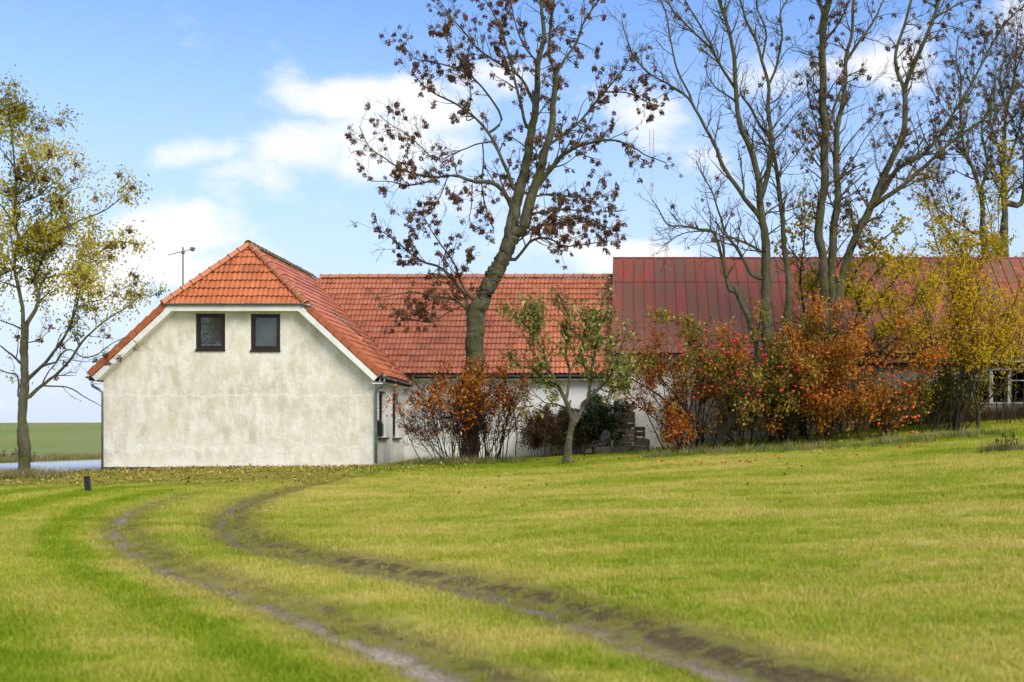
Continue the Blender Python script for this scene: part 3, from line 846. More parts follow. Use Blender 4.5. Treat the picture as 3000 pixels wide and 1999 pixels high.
wpart(MB().box((XR + .3, WY + .05, WZ - .22), (WX1, WY + .075, WZ - .07)).build('fascia', M_BOARD))
wpart(MB().box((XR + .3, WY + .078, WZ - .215), (WX1, 41.62, WZ - .19)).build('soffit', M_BOARD))
wpart(gutter((XR + .35, WY - .04, WZ - .06), (WX1, WY - .04, WZ - .06), .07, M_DZINC).build('gutter', M_DZINC, recalc=False))

# ------------------------------------------------------------------ the barn with the red sheet roof
BX0, BX1, BY, BZ, BYR, BZR = -.66, 18.0, 41.2, 3.78, 45.5, 7.58
BT = (BZR - BZ) / (BYR - BY)
barn = empty('barn', (4, 41.55, .6)); tag(barn, 'old barn with faded red sheet metal roof behind the autumn bushes', 'barn')
def bpart(o): o.parent = barn; o.matrix_parent_inverse = Matrix.Translation(-barn.location); return o
m = Mat('faded_red_sheet', .65, .22)
r = m.math('ADD', m.math('MULTIPLY', m.rnd(), .9), -.45)
f1 = m.math('ADD', m.noise(1.1, 6, .7, sc=(2.6, .6, .6)), m.math('MULTIPLY', r, .32))
c = m.mix(m.ramp(f1, [(.34, 0.0), (.56, 1.0)]), (.38, .075, .055), (.22, .10, .07))
c = m.mix(m.ramp(m.noise(2.6, 5, .65, sc=(2, .6, .6)), [(.45, 0.0), (.7, .8)]), c, (.155, .12, .06))
c = m.mix(m.ramp(m.noise(11, 4, .7), [(.69, 0.0), (.72, .6)]), c, (.42, .40, .33))
c = m.mix(m.ramp(m.sepz()[0], [(.0, 0.0), (1.0, 0.0)]), c, (.3, .05, .05))
m.col(c); m.bump(m.noise(9, 4), .006, .4); M_SHEET = m.m
m = Mat('red_rib', .45, .45); m.col(m.ramp(m.noise(3, 4), [(.35, (.30, .055, .045)), (.7, (.43, .10, .085))])); M_RIB = m.m
mb = MB(); bp = [(BX0 + .02, BY + .03, BZ), (BX1, BY + .03, BZ), (BX1, BYR, BZR - .02), (BX0 + .02, BYR, BZR - .02)]
mb.prism([up(p, .05) for p in bp], (0, 0, -.12))
mb.prism([up(p, .05) for p in ((BX0 + .02, BYR, BZR - .02), (BX1, BYR, BZR - .02), (BX1, BYR + 4.3, BZ), (BX0 + .02, BYR + 4.3, BZ))], (0, 0, -.12))
broof = bpart(mb.build('roof', M_UNDER))
eyb = Vector((0, 1, BT)).normalized(); nb = Vector((1, 0, 0)).cross(eyb)
PW = .375; YS = 44.34
def slope_pt(x, y, n=0): return Vector((x, y, BZ + BT * (y - BY))) + nb * n
L1 = (slope_pt(0, YS) - slope_pt(0, BY)).length; L2 = (slope_pt(0, BYR) - slope_pt(0, YS)).length
def sheet(L, name):
    mb = MB(); mb.box((.012, 0, -.004), (PW - .012, L, .004)); return mb.mesh(name, M_SHEET)
def ribm(L):
    mb = MB(); mb.box((-.010, 0, 0), (.010, L, .030)); return mb.mesh('rib', M_RIB, bevel=.004)
s1, s2, r1, r2 = sheet(L1 + .06, 'roof_sheet'), sheet(L2 + .03, 'roof_sheet'), ribm(L1 + .05), ribm(L2 + .06)
ncol = int((BX1 - BX0) / PW)
def placeb(me, name, x, y, n):
    o = bpy.data.objects.new(name, me); p = slope_pt(x, y, n)
    o.matrix_world = Matrix(((1, 0, 0, p.x), (0, eyb.y, nb.y, p.y), (0, eyb.z, nb.z, p.z), (0, 0, 0, 1))) @ Matrix.Rotation(rng.uniform(-.004, .004), 4, 'Y')
    COL.objects.link(o); o.parent = broof
for i in range(ncol):
    x = BX0 + i * PW
    placeb(s1, 'roof_sheet', x, BY - .02, .0); placeb(s2, 'roof_sheet', x, YS - .02, .016)
    placeb(r1, 'rib', x, BY - .02, .004); placeb(r2, 'rib', x, YS - .02, .018)
o = MB().bar(slope_pt(BX0, YS - .025, .012), slope_pt(BX1, YS - .025, .012), .02, .03, nb).build('lap_trim', M_RIB, broof)
o = MB().bar(slope_pt(BX0 + .0, BYR, .015), slope_pt(BX1, BYR, .015), .12, .035, (0, 0, 1)).build('ridge_cap', M_RIB, broof)
o = MB().bar(slope_pt(BX0 - .01, BY - .03, -.03), slope_pt(BX0 - .01, BYR, -.03), .03, .13, nb).build('verge_trim', M_RIB, broof)
# walls
BWY = 41.55
mb = MB(); wall_panel(mb, 'x', BWY, .3, BX0 + .05, 2.0, -.2, 3.75, []); bpart(mb.build('plaster_wall', M_BARNWHITE, recalc=False))
wins = [(x0, x0 + .50, 2.12, 3.2) for x0 in (10.35, 10.98, 11.60, 12.22, 12.84, 13.46, 14.08)]
mb = MB(); wall_panel(mb, 'x', BWY, .3, 2.0, BX1, -.2, 3.75, wins); bpart(mb.build('grey_wall', M_BARNGREY, recalc=False))
m = Mat('peeling_white_wood', .85, .2); c = m.ramp(m.noise(10, 5, .7, sc=(1, 1, .25)), [(.38, (.16, .15, .135)), (.5, (.40, .40, .39)), (.7, (.62, .63, .64))]); m.col(c); m.bump(m.noise(25, 4), .006, .6); M_PEEL = m.m
m = Mat('weathered_wood', .85, .2); c = m.ramp(m.noise(6, 6, .65, sc=(.3, 3, 6)), [(.35, (.075, .065, .05)), (.65, (.20, .175, .14))]); m.col(c); m.bump(m.noise(12, 5, sc=(.3, 3, 6)), .01, .7); M_WOOD = m.m
mb = MB()
bpart(MB().box((BX0, BY + .05, BZ - .34), (BX1, BY + .09, BZ - .05)).build('eave_board', M_WOOD))
bpart(MB().box((BX0, BY + .10, BZ - .40), (BX1, BWY + .0, BZ - .34)).build('eave_shade_strip', M_VOID))  # black strip closing the eave underside, its shade put into the colour
for k, (x0, x1, z0_, z1_) in enumerate(wins):
    w = MB(); y0, y1 = BWY - .03, BWY + .06; t = .055
    w.box((x0 - .06, y0, z1_), (x1 + .06, y1, z1_ + .09)); w.box((x0 - .06, y0, z0_ - .05), (x1 + .06, y1 - .01, z0_))
    w.box((x0 - .06, y0 + .004, z0_), (x0, y1, z1_)); w.box((x1, y0 + .004, z0_), (x1 + .055, y1, z1_))
    win = bpart(w.build('window', M_PEEL))
    s = MB(); s.box((x0 + .002, BWY + .02, z1_ - .36), (x1 - .002, BWY + .05, z1_ - .33))
    if k in (1, 2, 4): o = s.build('glazing_bar', M_PEEL); o.parent = win
    if k in (1, 2): o = MB().box((x0 + .002, BWY + .03, z1_ - .328), (x1 - .002, BWY + .036, z1_ - .002)).build('pane', M_GLASS); o.parent = win
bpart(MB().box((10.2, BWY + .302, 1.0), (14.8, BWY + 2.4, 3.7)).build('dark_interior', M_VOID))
# door standing open against the corner, edge on to the viewer
dr = MB().box((-.0, -.86, 0), (.045, 0, 2.05)).build('barn_door', M_PEEL, bevel=.004)
dr.location = (-.735, 41.5, .42); dr.rotation_euler = (0, 0, R(1.2)); bpart(dr)
hd_ = MB().tube([(-.0, -.80, 1.02), (-.09, -.80, 1.02), (-.09, -.80, 1.17), (0, -.80, 1.17)], .009, 6).build('handle', M_ZINC); hd_.parent = dr

# ------------------------------------------------------------------ antenna, meter box, mast, bollard
def thing(name, label, cat, loc, group=None):
    o = empty(name, loc); tag(o, label, cat, group); return o
def sub(o, t): o.parent = t; return o
t = thing('roof_antenna', 'thin television aerial on a grey pole rising behind the hipped roof', 'antenna', (-14.6, 40.0, 3.9))
sub(MB().tube([(0, 0, 0), (.0, 0, 3.22)], .024, 8).build('pole', M_DZINC), t)
sub(MB().tube([(-.42, -.15, 2.94), (.36, .12, 3.20)], .012, 6).build('boom', M_DZINC), t)
for k in range(6):
    f = k / 5.0; c_ = Vector((-.42, -.15, 2.94)).lerp(Vector((.36, .12, 3.20)), f); w_ = .10 + .12 * f
    sub(MB().tube([c_ + Vector((-.2 * w_, w_, 0)), c_ + Vector((.2 * w_, -w_, 0))], .005, 5).build('element', M_DZINC), t)
sub(MB().box((.24, -.02, 3.10), (.34, .12, 3.22)).build('junction_box', M_DZINC, bevel=.01), t)
sub(MB().box((-.045, -.04, 3.0), (.045, .04, 3.09)).build('clamp', M_DZINC, bevel=.008), t)

t = thing('meter_box', 'small black rounded box mounted beside the zinc downpipe at the house corner', 'box', (XR + .02, 37.0, .95))
prof = [(0, 0), (.17, 0), (.17, .38), (.13, .46), (.06, .49), (0, .49)]
sub(MB().prism([(a, -.13, b) for a, b in prof], (0, .26, 0)).build('case', M_BLACK, bevel=.008), t)
sub(MB().box((.172, -.10, .05), (.18, .10, .34)).build('lid', M_BLACK), t)

m = Mat('pale_steel', .5, .4); m.col((.55, .56, .58)); M_PALE = m.m
m = Mat('mast_red', .5, .4); m.col((.45, .12, .10)); M_MRED = m.m
t = thing('radio_mast', 'slender pale lattice radio mast far away above the barn ridge', 'mast', (6.9, 420.0, 3.0))
lo = MB(); hi = MB(); HM = 104.0
for sgn in (-1, 1):
    lo.tube([(sgn * .62, 0, 0), (sgn * .62, 0, HM - 9)], .085, 5); hi.tube([(sgn * .62, 0, HM - 9), (sgn * .62, 0, HM)], .10, 5)
lo.tube([(0, .9, 0), (0, .9, HM - 9)], .06, 5)
sub(lo.build('legs', M_PALE), t); sub(hi.build('top_section', M_MRED), t)
br_ = MB()
for k in range(52):
    z_ = k * 2.0; br_.tube([(-.62, 0, z_), (0, .9, z_ + 1.0), (.62, 0, z_ + 2.0)], .02, 4); br_.tube([(.62, 0, z_), (-.62, 0, z_ + 2.0)], .012, 4)
sub(br_.build('lattice', M_PALE), t)

gx0, gy0 = ground_px(203, 1131)
t = thing('bollard', 'short leaning black post standing alone on the lawn left of the house', 'post', (gx0, gy0, Hs(gx0, gy0) - .05))
t.rotation_euler = (0, R(-4), R(8))
sub(MB().box((-.055, -.055, 0), (.055, .055, .36)).build('post', M_BLACK, bevel=.008), t)
sub(MB().box((-.06, -.06, .36), (.06, .06, .385)).build('cap', M_BLACK, bevel=.006), t)

# ------------------------------------------------------------------ crates and rubble by the barn corner
m = Mat('old_crate_wood', .85, .2); r = m.rnd()
c = m.mix(r, (.045, .037, .032), (.085, .07, .055)); c = m.mix(m.ramp(m.noise(9, 5, .65, sc=(.5, 3, 3)), [(.4, 0.0), (.7, .7)]), c, (.12, .105, .09)); m.col(c); m.bump(m.noise(14, 5), .006, .6); M_CRATE = m.m
m = Mat('tan_crate_wood', .85, .2); c = m.ramp(m.noise(6, 5, .65, sc=(3, 3, .6)), [(.35, (.10, .075, .05)), (.65, (.24, .17, .11))]); m.col(c); m.bump(m.noise(14, 5), .006, .6); M_CRATE2 = m.m
m = Mat('old_concrete', .9, .15); c = m.ramp(m.noise(5, 6, .65), [(.35, (.075, .065, .048)), (.65, (.19, .165, .13))]); m.col(c); m.bump(m.noise(14, 6), .02, .7); M_CONC = m.m
m = Mat('slate_concrete', .8, .25); c = m.ramp(m.noise(5, 6, .65), [(.35, (.07, .07, .07)), (.65, (.17, .17, .17))]); m.col(c); m.bump(m.noise(14, 6), .01, .7); M_SLATE = m.m
def crate(u0, u1, v0, v1, Y, D, slats, mat, label, yaw=0, top=False):
    sc = Y / F; w = (u1 - u0) * sc; h = (v1 - v0) * sc
    p = PU((u0 + u1) / 2, v1, Y)
    t = thing('wooden_crate', label, 'crate', p, 'old wooden crates stacked at the barn corner'); t.rotation_euler = (0, 0, R(yaw))
    for sx in (-1, 1):
        for yy in (.02, D - .06):
            sub(MB().box((sx * (w / 2 - .02) - .018, yy, .012), (sx * (w / 2 - .02) + .018, yy + .04, h - .006)).build('corner_post', mat), t)
    n = len(slats)
    for (a, b) in slats:
        z0_, z1_ = h * (1 - b), h * (1 - a)
        sub(MB().box((-w / 2, 0, z0_), (w / 2, .018, z1_)).build('slat', mat), t)
        sub(MB().box((w / 2 + .001, .02, z0_), (w / 2 + .017, D - .02, z1_)).build('slat', mat), t)
        sub(MB().box((-w / 2 - .017, .02, z0_), (-w / 2 - .001, D - .02, z1_)).build('slat', mat), t)
        sub(MB().box((-w / 2, D - .018, z0_), (w / 2, D, z1_)).build('slat', mat), t)
    for k in range(4): sub(MB().box((-w / 2 + .02, .02 + k * (D - .06) / 4, .004), (w / 2 - .02, .02 + (k + .8) * (D - .06) / 4, .016)).build('base_board', mat), t)
    if top:
        for k in range(4): sub(MB().box((-w / 2 + .0, .01 + k * (D - .02) / 4, h), (w / 2 - .0, .01 + (k + .9) * (D - .02) / 4, h + .014)).build('lid_board', mat), t)
    return t
def cu(x): return 1680 + x / 7.84
def cv(y): return 1150 + y / 7.84
YC = 40.35
crate(cu(958), cu(1405), cv(455), cv(602), YC + .02, .45, [(0, .58), (.66, 1)], M_CRATE, 'dark slatted crate on the very top of the stack by the barn door', 4, True)
crate(cu(962), cu(1400), cv(602), cv(805), YC, .45, [(0, .46), (.55, 1)], M_CRATE, 'dark slatted crate second from the top of the stack by the barn door', -2)
crate(cu(930), cu(1395), cv(830), cv(1150), YC - .02, .50, [(.0, .44), (.54, .72), (.78, .96)], M_CRATE2, 'tan crate with a wide upper board, lowest of the stack by the barn door', 1)
crate(cu(1425), cu(1640), cv(790), cv(1150), YC + .3, .45, [(.0, .25), (.32, .6), (.7, .95)], M_CRATE, 'dark crate half hidden to the right of the crate stack', 3)
def block(pts, Y, D, mat, label, cat='concrete block', name='concrete_block', tilt=0):
    """chunk of rubble: outline in crop pixels, depth D"""
    q = [PU(cu(x), cv(y), Y) for x, y in pts]; c_ = q[0].copy()
    c_ = Vector((sum(p.x for p in q) / len(q), Y + D / 2, min(p.z for p in q)))
    o = MB().prism([p - c_ for p in q], (0, D, 0)).build(name, mat, bevel=.015); o.location = c_; o.rotation_euler = (0, 0, R(tilt))
    tag(o, label, cat, 'rubble around the crates'); return o
def slab_(u0, u1, v0, v1, D, mat, label, tilt=0, Y=YC): return block([(u0, v1), (u1, v1), (u1, v0), (u0, v0)], Y, D, mat, label, tilt=tilt)
slab_(905, 1095, 1152, 1262, .5, M_CONC, 'pale stone block under the left half of the crate stack', Y=YC)
slab_(1102, 1340, 1155, 1262, .5, M_CONC, 'pale stone block under the right half of the crate stack', Y=YC)
slab_(905, 1300, 1266, 1400, .55, M_CONC, 'cracked stone footing at the bottom of the crate stack', Y=YC - .03)
block([(1370, 1205), (1750, 1240), (1760, 1090), (1640, 1045), (1480, 1050)], YC - .18, .5, M_CONC, 'angular concrete chunk lying right of the crates')
block([(1300, 1380), (1750, 1380), (1750, 1245), (1310, 1215)], YC - .24, .5, M_CONC, 'low concrete slab under the angular chunk')
block([(470, 1405), (905, 1405), (895, 1225), (490, 1262)], YC - .45, .3, M_CONC, 'long flat kerbstone lying at the front of the rubble')
block([(255, 1400), (425, 1400), (415, 1285), (285, 1305)], YC - .40, .3, M_CONC, 'small rounded stone at the left end of the rubble')
block([(600, 1060), (700, 1150), (850, 1000), (840, 920), (735, 840), (640, 945)], YC - .2, .35, M_SLATE, 'tilted grey concrete cube leaning against the crates')
block([(345, 1225), (400, 1270), (560, 1250), (600, 1100), (560, 1070), (430, 1130)], YC - .05, .3, M_CONC, 'tilted brown block behind the kerbstone')
block([(560, 1225), (720, 1225), (870, 1100), (860, 1020), (700, 1140), (600, 1070)], YC - .12, .3, M_CONC, 'dark slanted block under the tilted grey cube')
# ------------------------------------------------------------------ lawn grass (uncountable: one object, instanced tufts)
def blades(n, rad, h0, h1, w, seed, lean=.5):
    r = np.random.RandomState(seed); V = []; Fq = []; A = []
    for i in range(n):
        a = r.uniform(0, 2 * PI); q = rad * math.sqrt(r.uniform()); x, y = q * math.cos(a), q * math.sin(a)
        h = r.uniform(h0, h1); t = r.uniform(0, 2 * PI); l = r.uniform(.1, lean) * h * 1.2
        dx, dy = math.cos(t) * l, math.sin(t) * l; f = r.uniform(0, 2 * PI); wx, wy = math.cos(f) * w / 2, math.sin(f) * w / 2
        b = len(V)
        V += [(x - wx, y - wy, -.01), (x + wx, y + wy, -.01), (x + dx * .4 + wx * .8, y + dy * .4 + wy * .8, h * .6), (x + dx * .4 - wx * .8, y + dy * .4 - wy * .8, h * .6), (x + dx, y + dy, h)]
        Fq.append((b, b + 1, b + 2, b + 3)); Fq.append((b + 3, b + 2, b + 4, b + 4)); A += [r.uniform()] * 5
    quads = [f for f in Fq if f[2] != f[3]]; tris = [f[:3] for f in Fq if f[2] == f[3]]
    return np.array(V), [np.array(quads), np.array(tris)], np.array(A)
def grass_material(name, tint=None):
    m = Mat(name, .6, .2)
    if tint is None:
        d = m.math('ADD', m.attr('dry', 'INSTANCER'), m.math('MULTIPLY', m.math('SUBTRACT', m.attr('rnd'), .5), .62), True)
        c = m.ramp(d, [(0, (.22, .33, .008)), (.3, (.33, .41, .022)), (.6, (.50, .49, .065)), (1, (.72, .59, .19))])
        c = m.mix(m.math('MULTIPLY', m.attr('worn', 'INSTANCER'), .8), c, (.19, .16, .05))
    else:
        c = m.ramp(m.attr('rnd'), tint)
    m.col(c)
    tr = m.n('ShaderNodeBsdfTranslucent'); m.l(c, tr.inputs[0]); mx = m.n('ShaderNodeMixShader'); mx.inputs[0].default_value = .4
    m.l(m.b.outputs[0], mx.inputs[1]); m.l(tr.outputs[0], mx.inputs[2]); m.l(mx.outputs[0], m.t.nodes['Material Output'].inputs[0])
    return m.m
def scatter(name, pts, rot, scl, dryv, protos, label, cat, wornv=None):
    """point cloud object whose points carry instanced tufts"""
    me = bpy.data.meshes.new(name); me.vertices.add(len(pts)); me.vertices.foreach_set('co', np.asarray(pts, np.float32).ravel())
    for k, v in (('rot', rot), ('scl', scl), ('dry', dryv), ('worn', dryv * 0 if wornv is None else wornv)):
        a = me.attributes.new(k, 'FLOAT', 'POINT'); a.data.foreach_set('value', np.asarray(v, np.float32))
    pc = bpy.data.collections.new(name + '_tufts')
    for p in protos: pc.objects.link(bpy.data.objects.new(name + '_tuft', p))
    ng = bpy.data.node_groups.new(name, 'GeometryNodeTree')
    ng.interface.new_socket('Geometry', in_out='INPUT', socket_type='NodeSocketGeometry'); ng.interface.new_socket('Geometry', in_out='OUTPUT', socket_type='NodeSocketGeometry')
    N = ng.nodes.new; Lk = ng.links.new
    gi, go = N('NodeGroupInput'), N('NodeGroupOutput'); ip = N('GeometryNodeInstanceOnPoints'); ci = N('GeometryNodeCollectionInfo')
    ci.inputs['Collection'].default_value = pc; ci.inputs['Separate Children'].default_value = True; ci.inputs['Reset Children'].default_value = True
    def na(nm):
        a = N('GeometryNodeInputNamedAttribute'); a.data_type = 'FLOAT'; a.inputs['Name'].default_value = nm; return a.outputs['Attribute']
    cb = N('ShaderNodeCombineXYZ'); Lk(na('rot'), cb.inputs[2])
    Lk(gi.outputs[0], ip.inputs['Points']); Lk(ci.outputs[0], ip.inputs['Instance']); ip.inputs['Pick Instance'].default_value = True
    Lk(cb.outputs[0], ip.inputs['Rotation']); Lk(na('scl'), ip.inputs['Scale']); Lk(ip.outputs[0], go.inputs[0])
    o = obj(name, me); md = o.modifiers.new('tufts', 'NODES'); md.node_group = ng
    tag(o, label, cat, kind='stuff'); return o

rs = np.random.RandomState(7)
def lawn_points():
    P_ = []
    for (y0, y1, dens) in ((6.2, 12, 70), (12, 20, 48), (20, 30, 34), (30, 41.4, 26)):
        x0, x1 = -.54 * y1 - .6, .34 * y1 + .6
        n = int((x1 - x0) * (y1 - y0) * dens)
        x = rs.uniform(x0, x1, n); y = rs.uniform(y0, y1, n)
        k = (x > -.535 * y - .5) & (x < .335 * y + .5) & (x > -16.75)
        P_.append(np.stack([x[k], y[k]], 1))
    p = np.vstack(P_); x, y = p[:, 0], p[:, 1]
    inhouse = (x > XL - .05) & (x < XR + .05) & (y > YG - .05) | (y > 41.5) & (x > XR)
    bare_, grav_, dry_, dep_, worn_ = lawn_fields(x, y)
    keep = ~inhouse & (rs.uniform(size=len(x)) > bare_ * 1.15 - .16) & (rs.uniform(size=len(x)) > worn_ * .4)
    x, y, dry_, dep_, bare_, worn_ = x[keep], y[keep], dry_[keep], dep_[keep], bare_[keep], worn_[keep]
    z = H(x, y) + dep_
    sc = rs.uniform(.75, 1.25, len(x)) * (1 + .012 * np.clip(y - 12, 0, 30)) * (1 - .45 * bare_) * (1 - .3 * worn_)
    sc = sc * (.7 + .6 * fbm(x * 1.1, y * 1.1, 63, 3))
    nearhouse = (y > YG - .35) & (y < YG) & (x < XR) | (y > 41.1)
    sc = np.where(nearhouse, sc * 1.7, sc)
    return np.stack([x, y, z], 1), sc, np.clip(dry_ + rs.uniform(-.07, .07, len(x)) + .1 * worn_, 0, 1), worn_
gp, gs, gd, gw = lawn_points()
M_GRASS = grass_material('lawn_grass')
protos = []
for k in range(5):
    V, Fc, A = blades(46, .15, .022, .058, .0065, 100 + k, .9)
    protos.append(np_mesh('grass_tuft', V, Fc, M_GRASS, False, dict(rnd=A)))
scatter('lawn_grass', gp, rs.uniform(0, 6.28, len(gp)), gs, gd, protos, 'short mown yellowish green lawn grass in the foreground', 'grass', gw)

# scattered taller tufts and weeds in the lawn
wx_ = rs.uniform(-15.5, 12, 9000); wy_ = rs.uniform(6.5, 36, 9000)
kk = (wx_ > -.53 * wy_ - .3) & (wx_ < .33 * wy_ + .3) & (fbm(wx_ * .8, wy_ * .8, 61, 3) > .50)
wx_, wy_ = wx_[kk], wy_[kk]; wb = lawn_fields(wx_, wy_)
kk = wb[0] < .5; wx_, wy_ = wx_[kk], wy_[kk]
wd = np.clip(wb[2][kk] + rs.uniform(-.3, .25, kk.sum()), 0, 1)
wpz = H(wx_, wy_) + wb[3][kk]
wproto = []
for k in range(4):
    V, Fc, A = blades(26, .09, .04, .105, .009, 150 + k, 1.0); wproto.append(np_mesh('weed_tuft', V, Fc, M_GRASS, False, dict(rnd=A)))
scatter('lawn_tufts', np.column_stack([wx_, wy_, wpz]), rs.uniform(0, 6.28, len(wx_)), rs.uniform(.45, .85, len(wx_)), wd, wproto, 'longer uneven grass tufts scattered through the lawn', 'grass', wb[4][kk] * .5)

# rough grass and dry stalks at the foot of the bushes, along the barn and the road verge
M_DRY = grass_material('dry_grass', [(0, (.10, .12, .025)), (.35, (.20, .20, .05)), (.6, (.40, .31, .13)), (1, (.56, .46, .26))])
M_ROUGH = grass_material('rough_grass', [(0, (.05, .11, .012)), (.5, (.13, .20, .03)), (1, (.34, .32, .10))])
def clump_mesh(mat, seed, n, rad, h0, h1, w=.008):
    V, Fc, A = blades(n, rad, h0, h1, w, seed, .75); return np_mesh('tuft', V, Fc, mat, False, dict(rnd=A))
rp = [clump_mesh(M_ROUGH, 200 + k, 34, .14, .06, .22) for k in range(3)] + [clump_mesh(M_DRY, 210 + k, 26, .12, .10, .34, .007) for k in range(2)]
pp = []
def verge(x, y, sx, sy, n, Y=None):
    """scatter round a base seen at display pixel"""
    g_ = ground_px(x, y)
    for i in range(n): pp.append((g_[0] + rs.normal(0, sx), g_[1] + .25 + rs.normal(0, sy)))
verge(1050, 1070, .75, .35, 150); verge(1130, 1066, .55, .3, 60); verge(1000, 1066, .4, .4, 50)
verge(1530, 1052, .4, .4, 36); verge(1600, 1046, .5, .45, 36); verge(1690, 1042, .7, .5, 44); verge(1790, 1038, .8, .5, 44); verge(1900, 1036, .9, .5, 50); verge(2040, 1024, .8, .5, 44); verge(2180, 1010, .7, .5, 70); verge(2245, 1004, .6, .4, 50); verge(2315, 1040, .35, .2, 60)
verge(1300, 1070, .12, .1, 14)
pp = np.array(pp); pz = H(pp[:, 0], pp[:, 1])
scatter('rough_grass', np.column_stack([pp, pz]), rs.uniform(0, 6.28, len(pp)), rs.uniform(.6, 1.2, len(pp)), pz * 0, rp, 'rough uncut grass and straw round the feet of the bushes', 'grass')
vp = []
for i in range(900): vp.append((rs.uniform(-28.0, -25.5), rs.uniform(44, 64)))
for i in range(260): vp.append((rs.normal(-15.95, .55), rs.normal(32.2, .5)))
vp = np.array(vp); vz = H(vp[:, 0], vp[:, 1])
vpm = [clump_mesh(M_DRY, 230 + k, 22, .16, .10, .40, .010) for k in range(3)] + [clump_mesh(M_ROUGH, 240, 30, .16, .08, .2, .01)]
scatter('verge_grass', np.column_stack([vp, vz]), rs.uniform(0, 6.28, len(vp)), rs.uniform(.5, 1.05, len(vp)), vz * 0, vpm, 'dry straw coloured grass along the road verge and tree foot', 'grass')
sp_ = np.column_stack([rs.uniform(8.0, 16.5, 620), rs.uniform(40.9, 41.45, 620)])
stm = [clump_mesh(grass_material('dry_stalks', [(0, (.05, .03, .018)), (.6, (.13, .085, .05)), (1, (.22, .17, .09))]), 250 + k, 14, .12, .3, .85, .012) for k in range(3)]
scatter('dry_stalks', np.column_stack([sp_, H(sp_[:, 0], sp_[:, 1])]), rs.uniform(0, 6.28, len(sp_)), rs.uniform(.6, 1.1, len(sp_)), sp_[:, 0] * 0, stm, 'brown withered stalks against the barn wall under the windows', 'weeds')

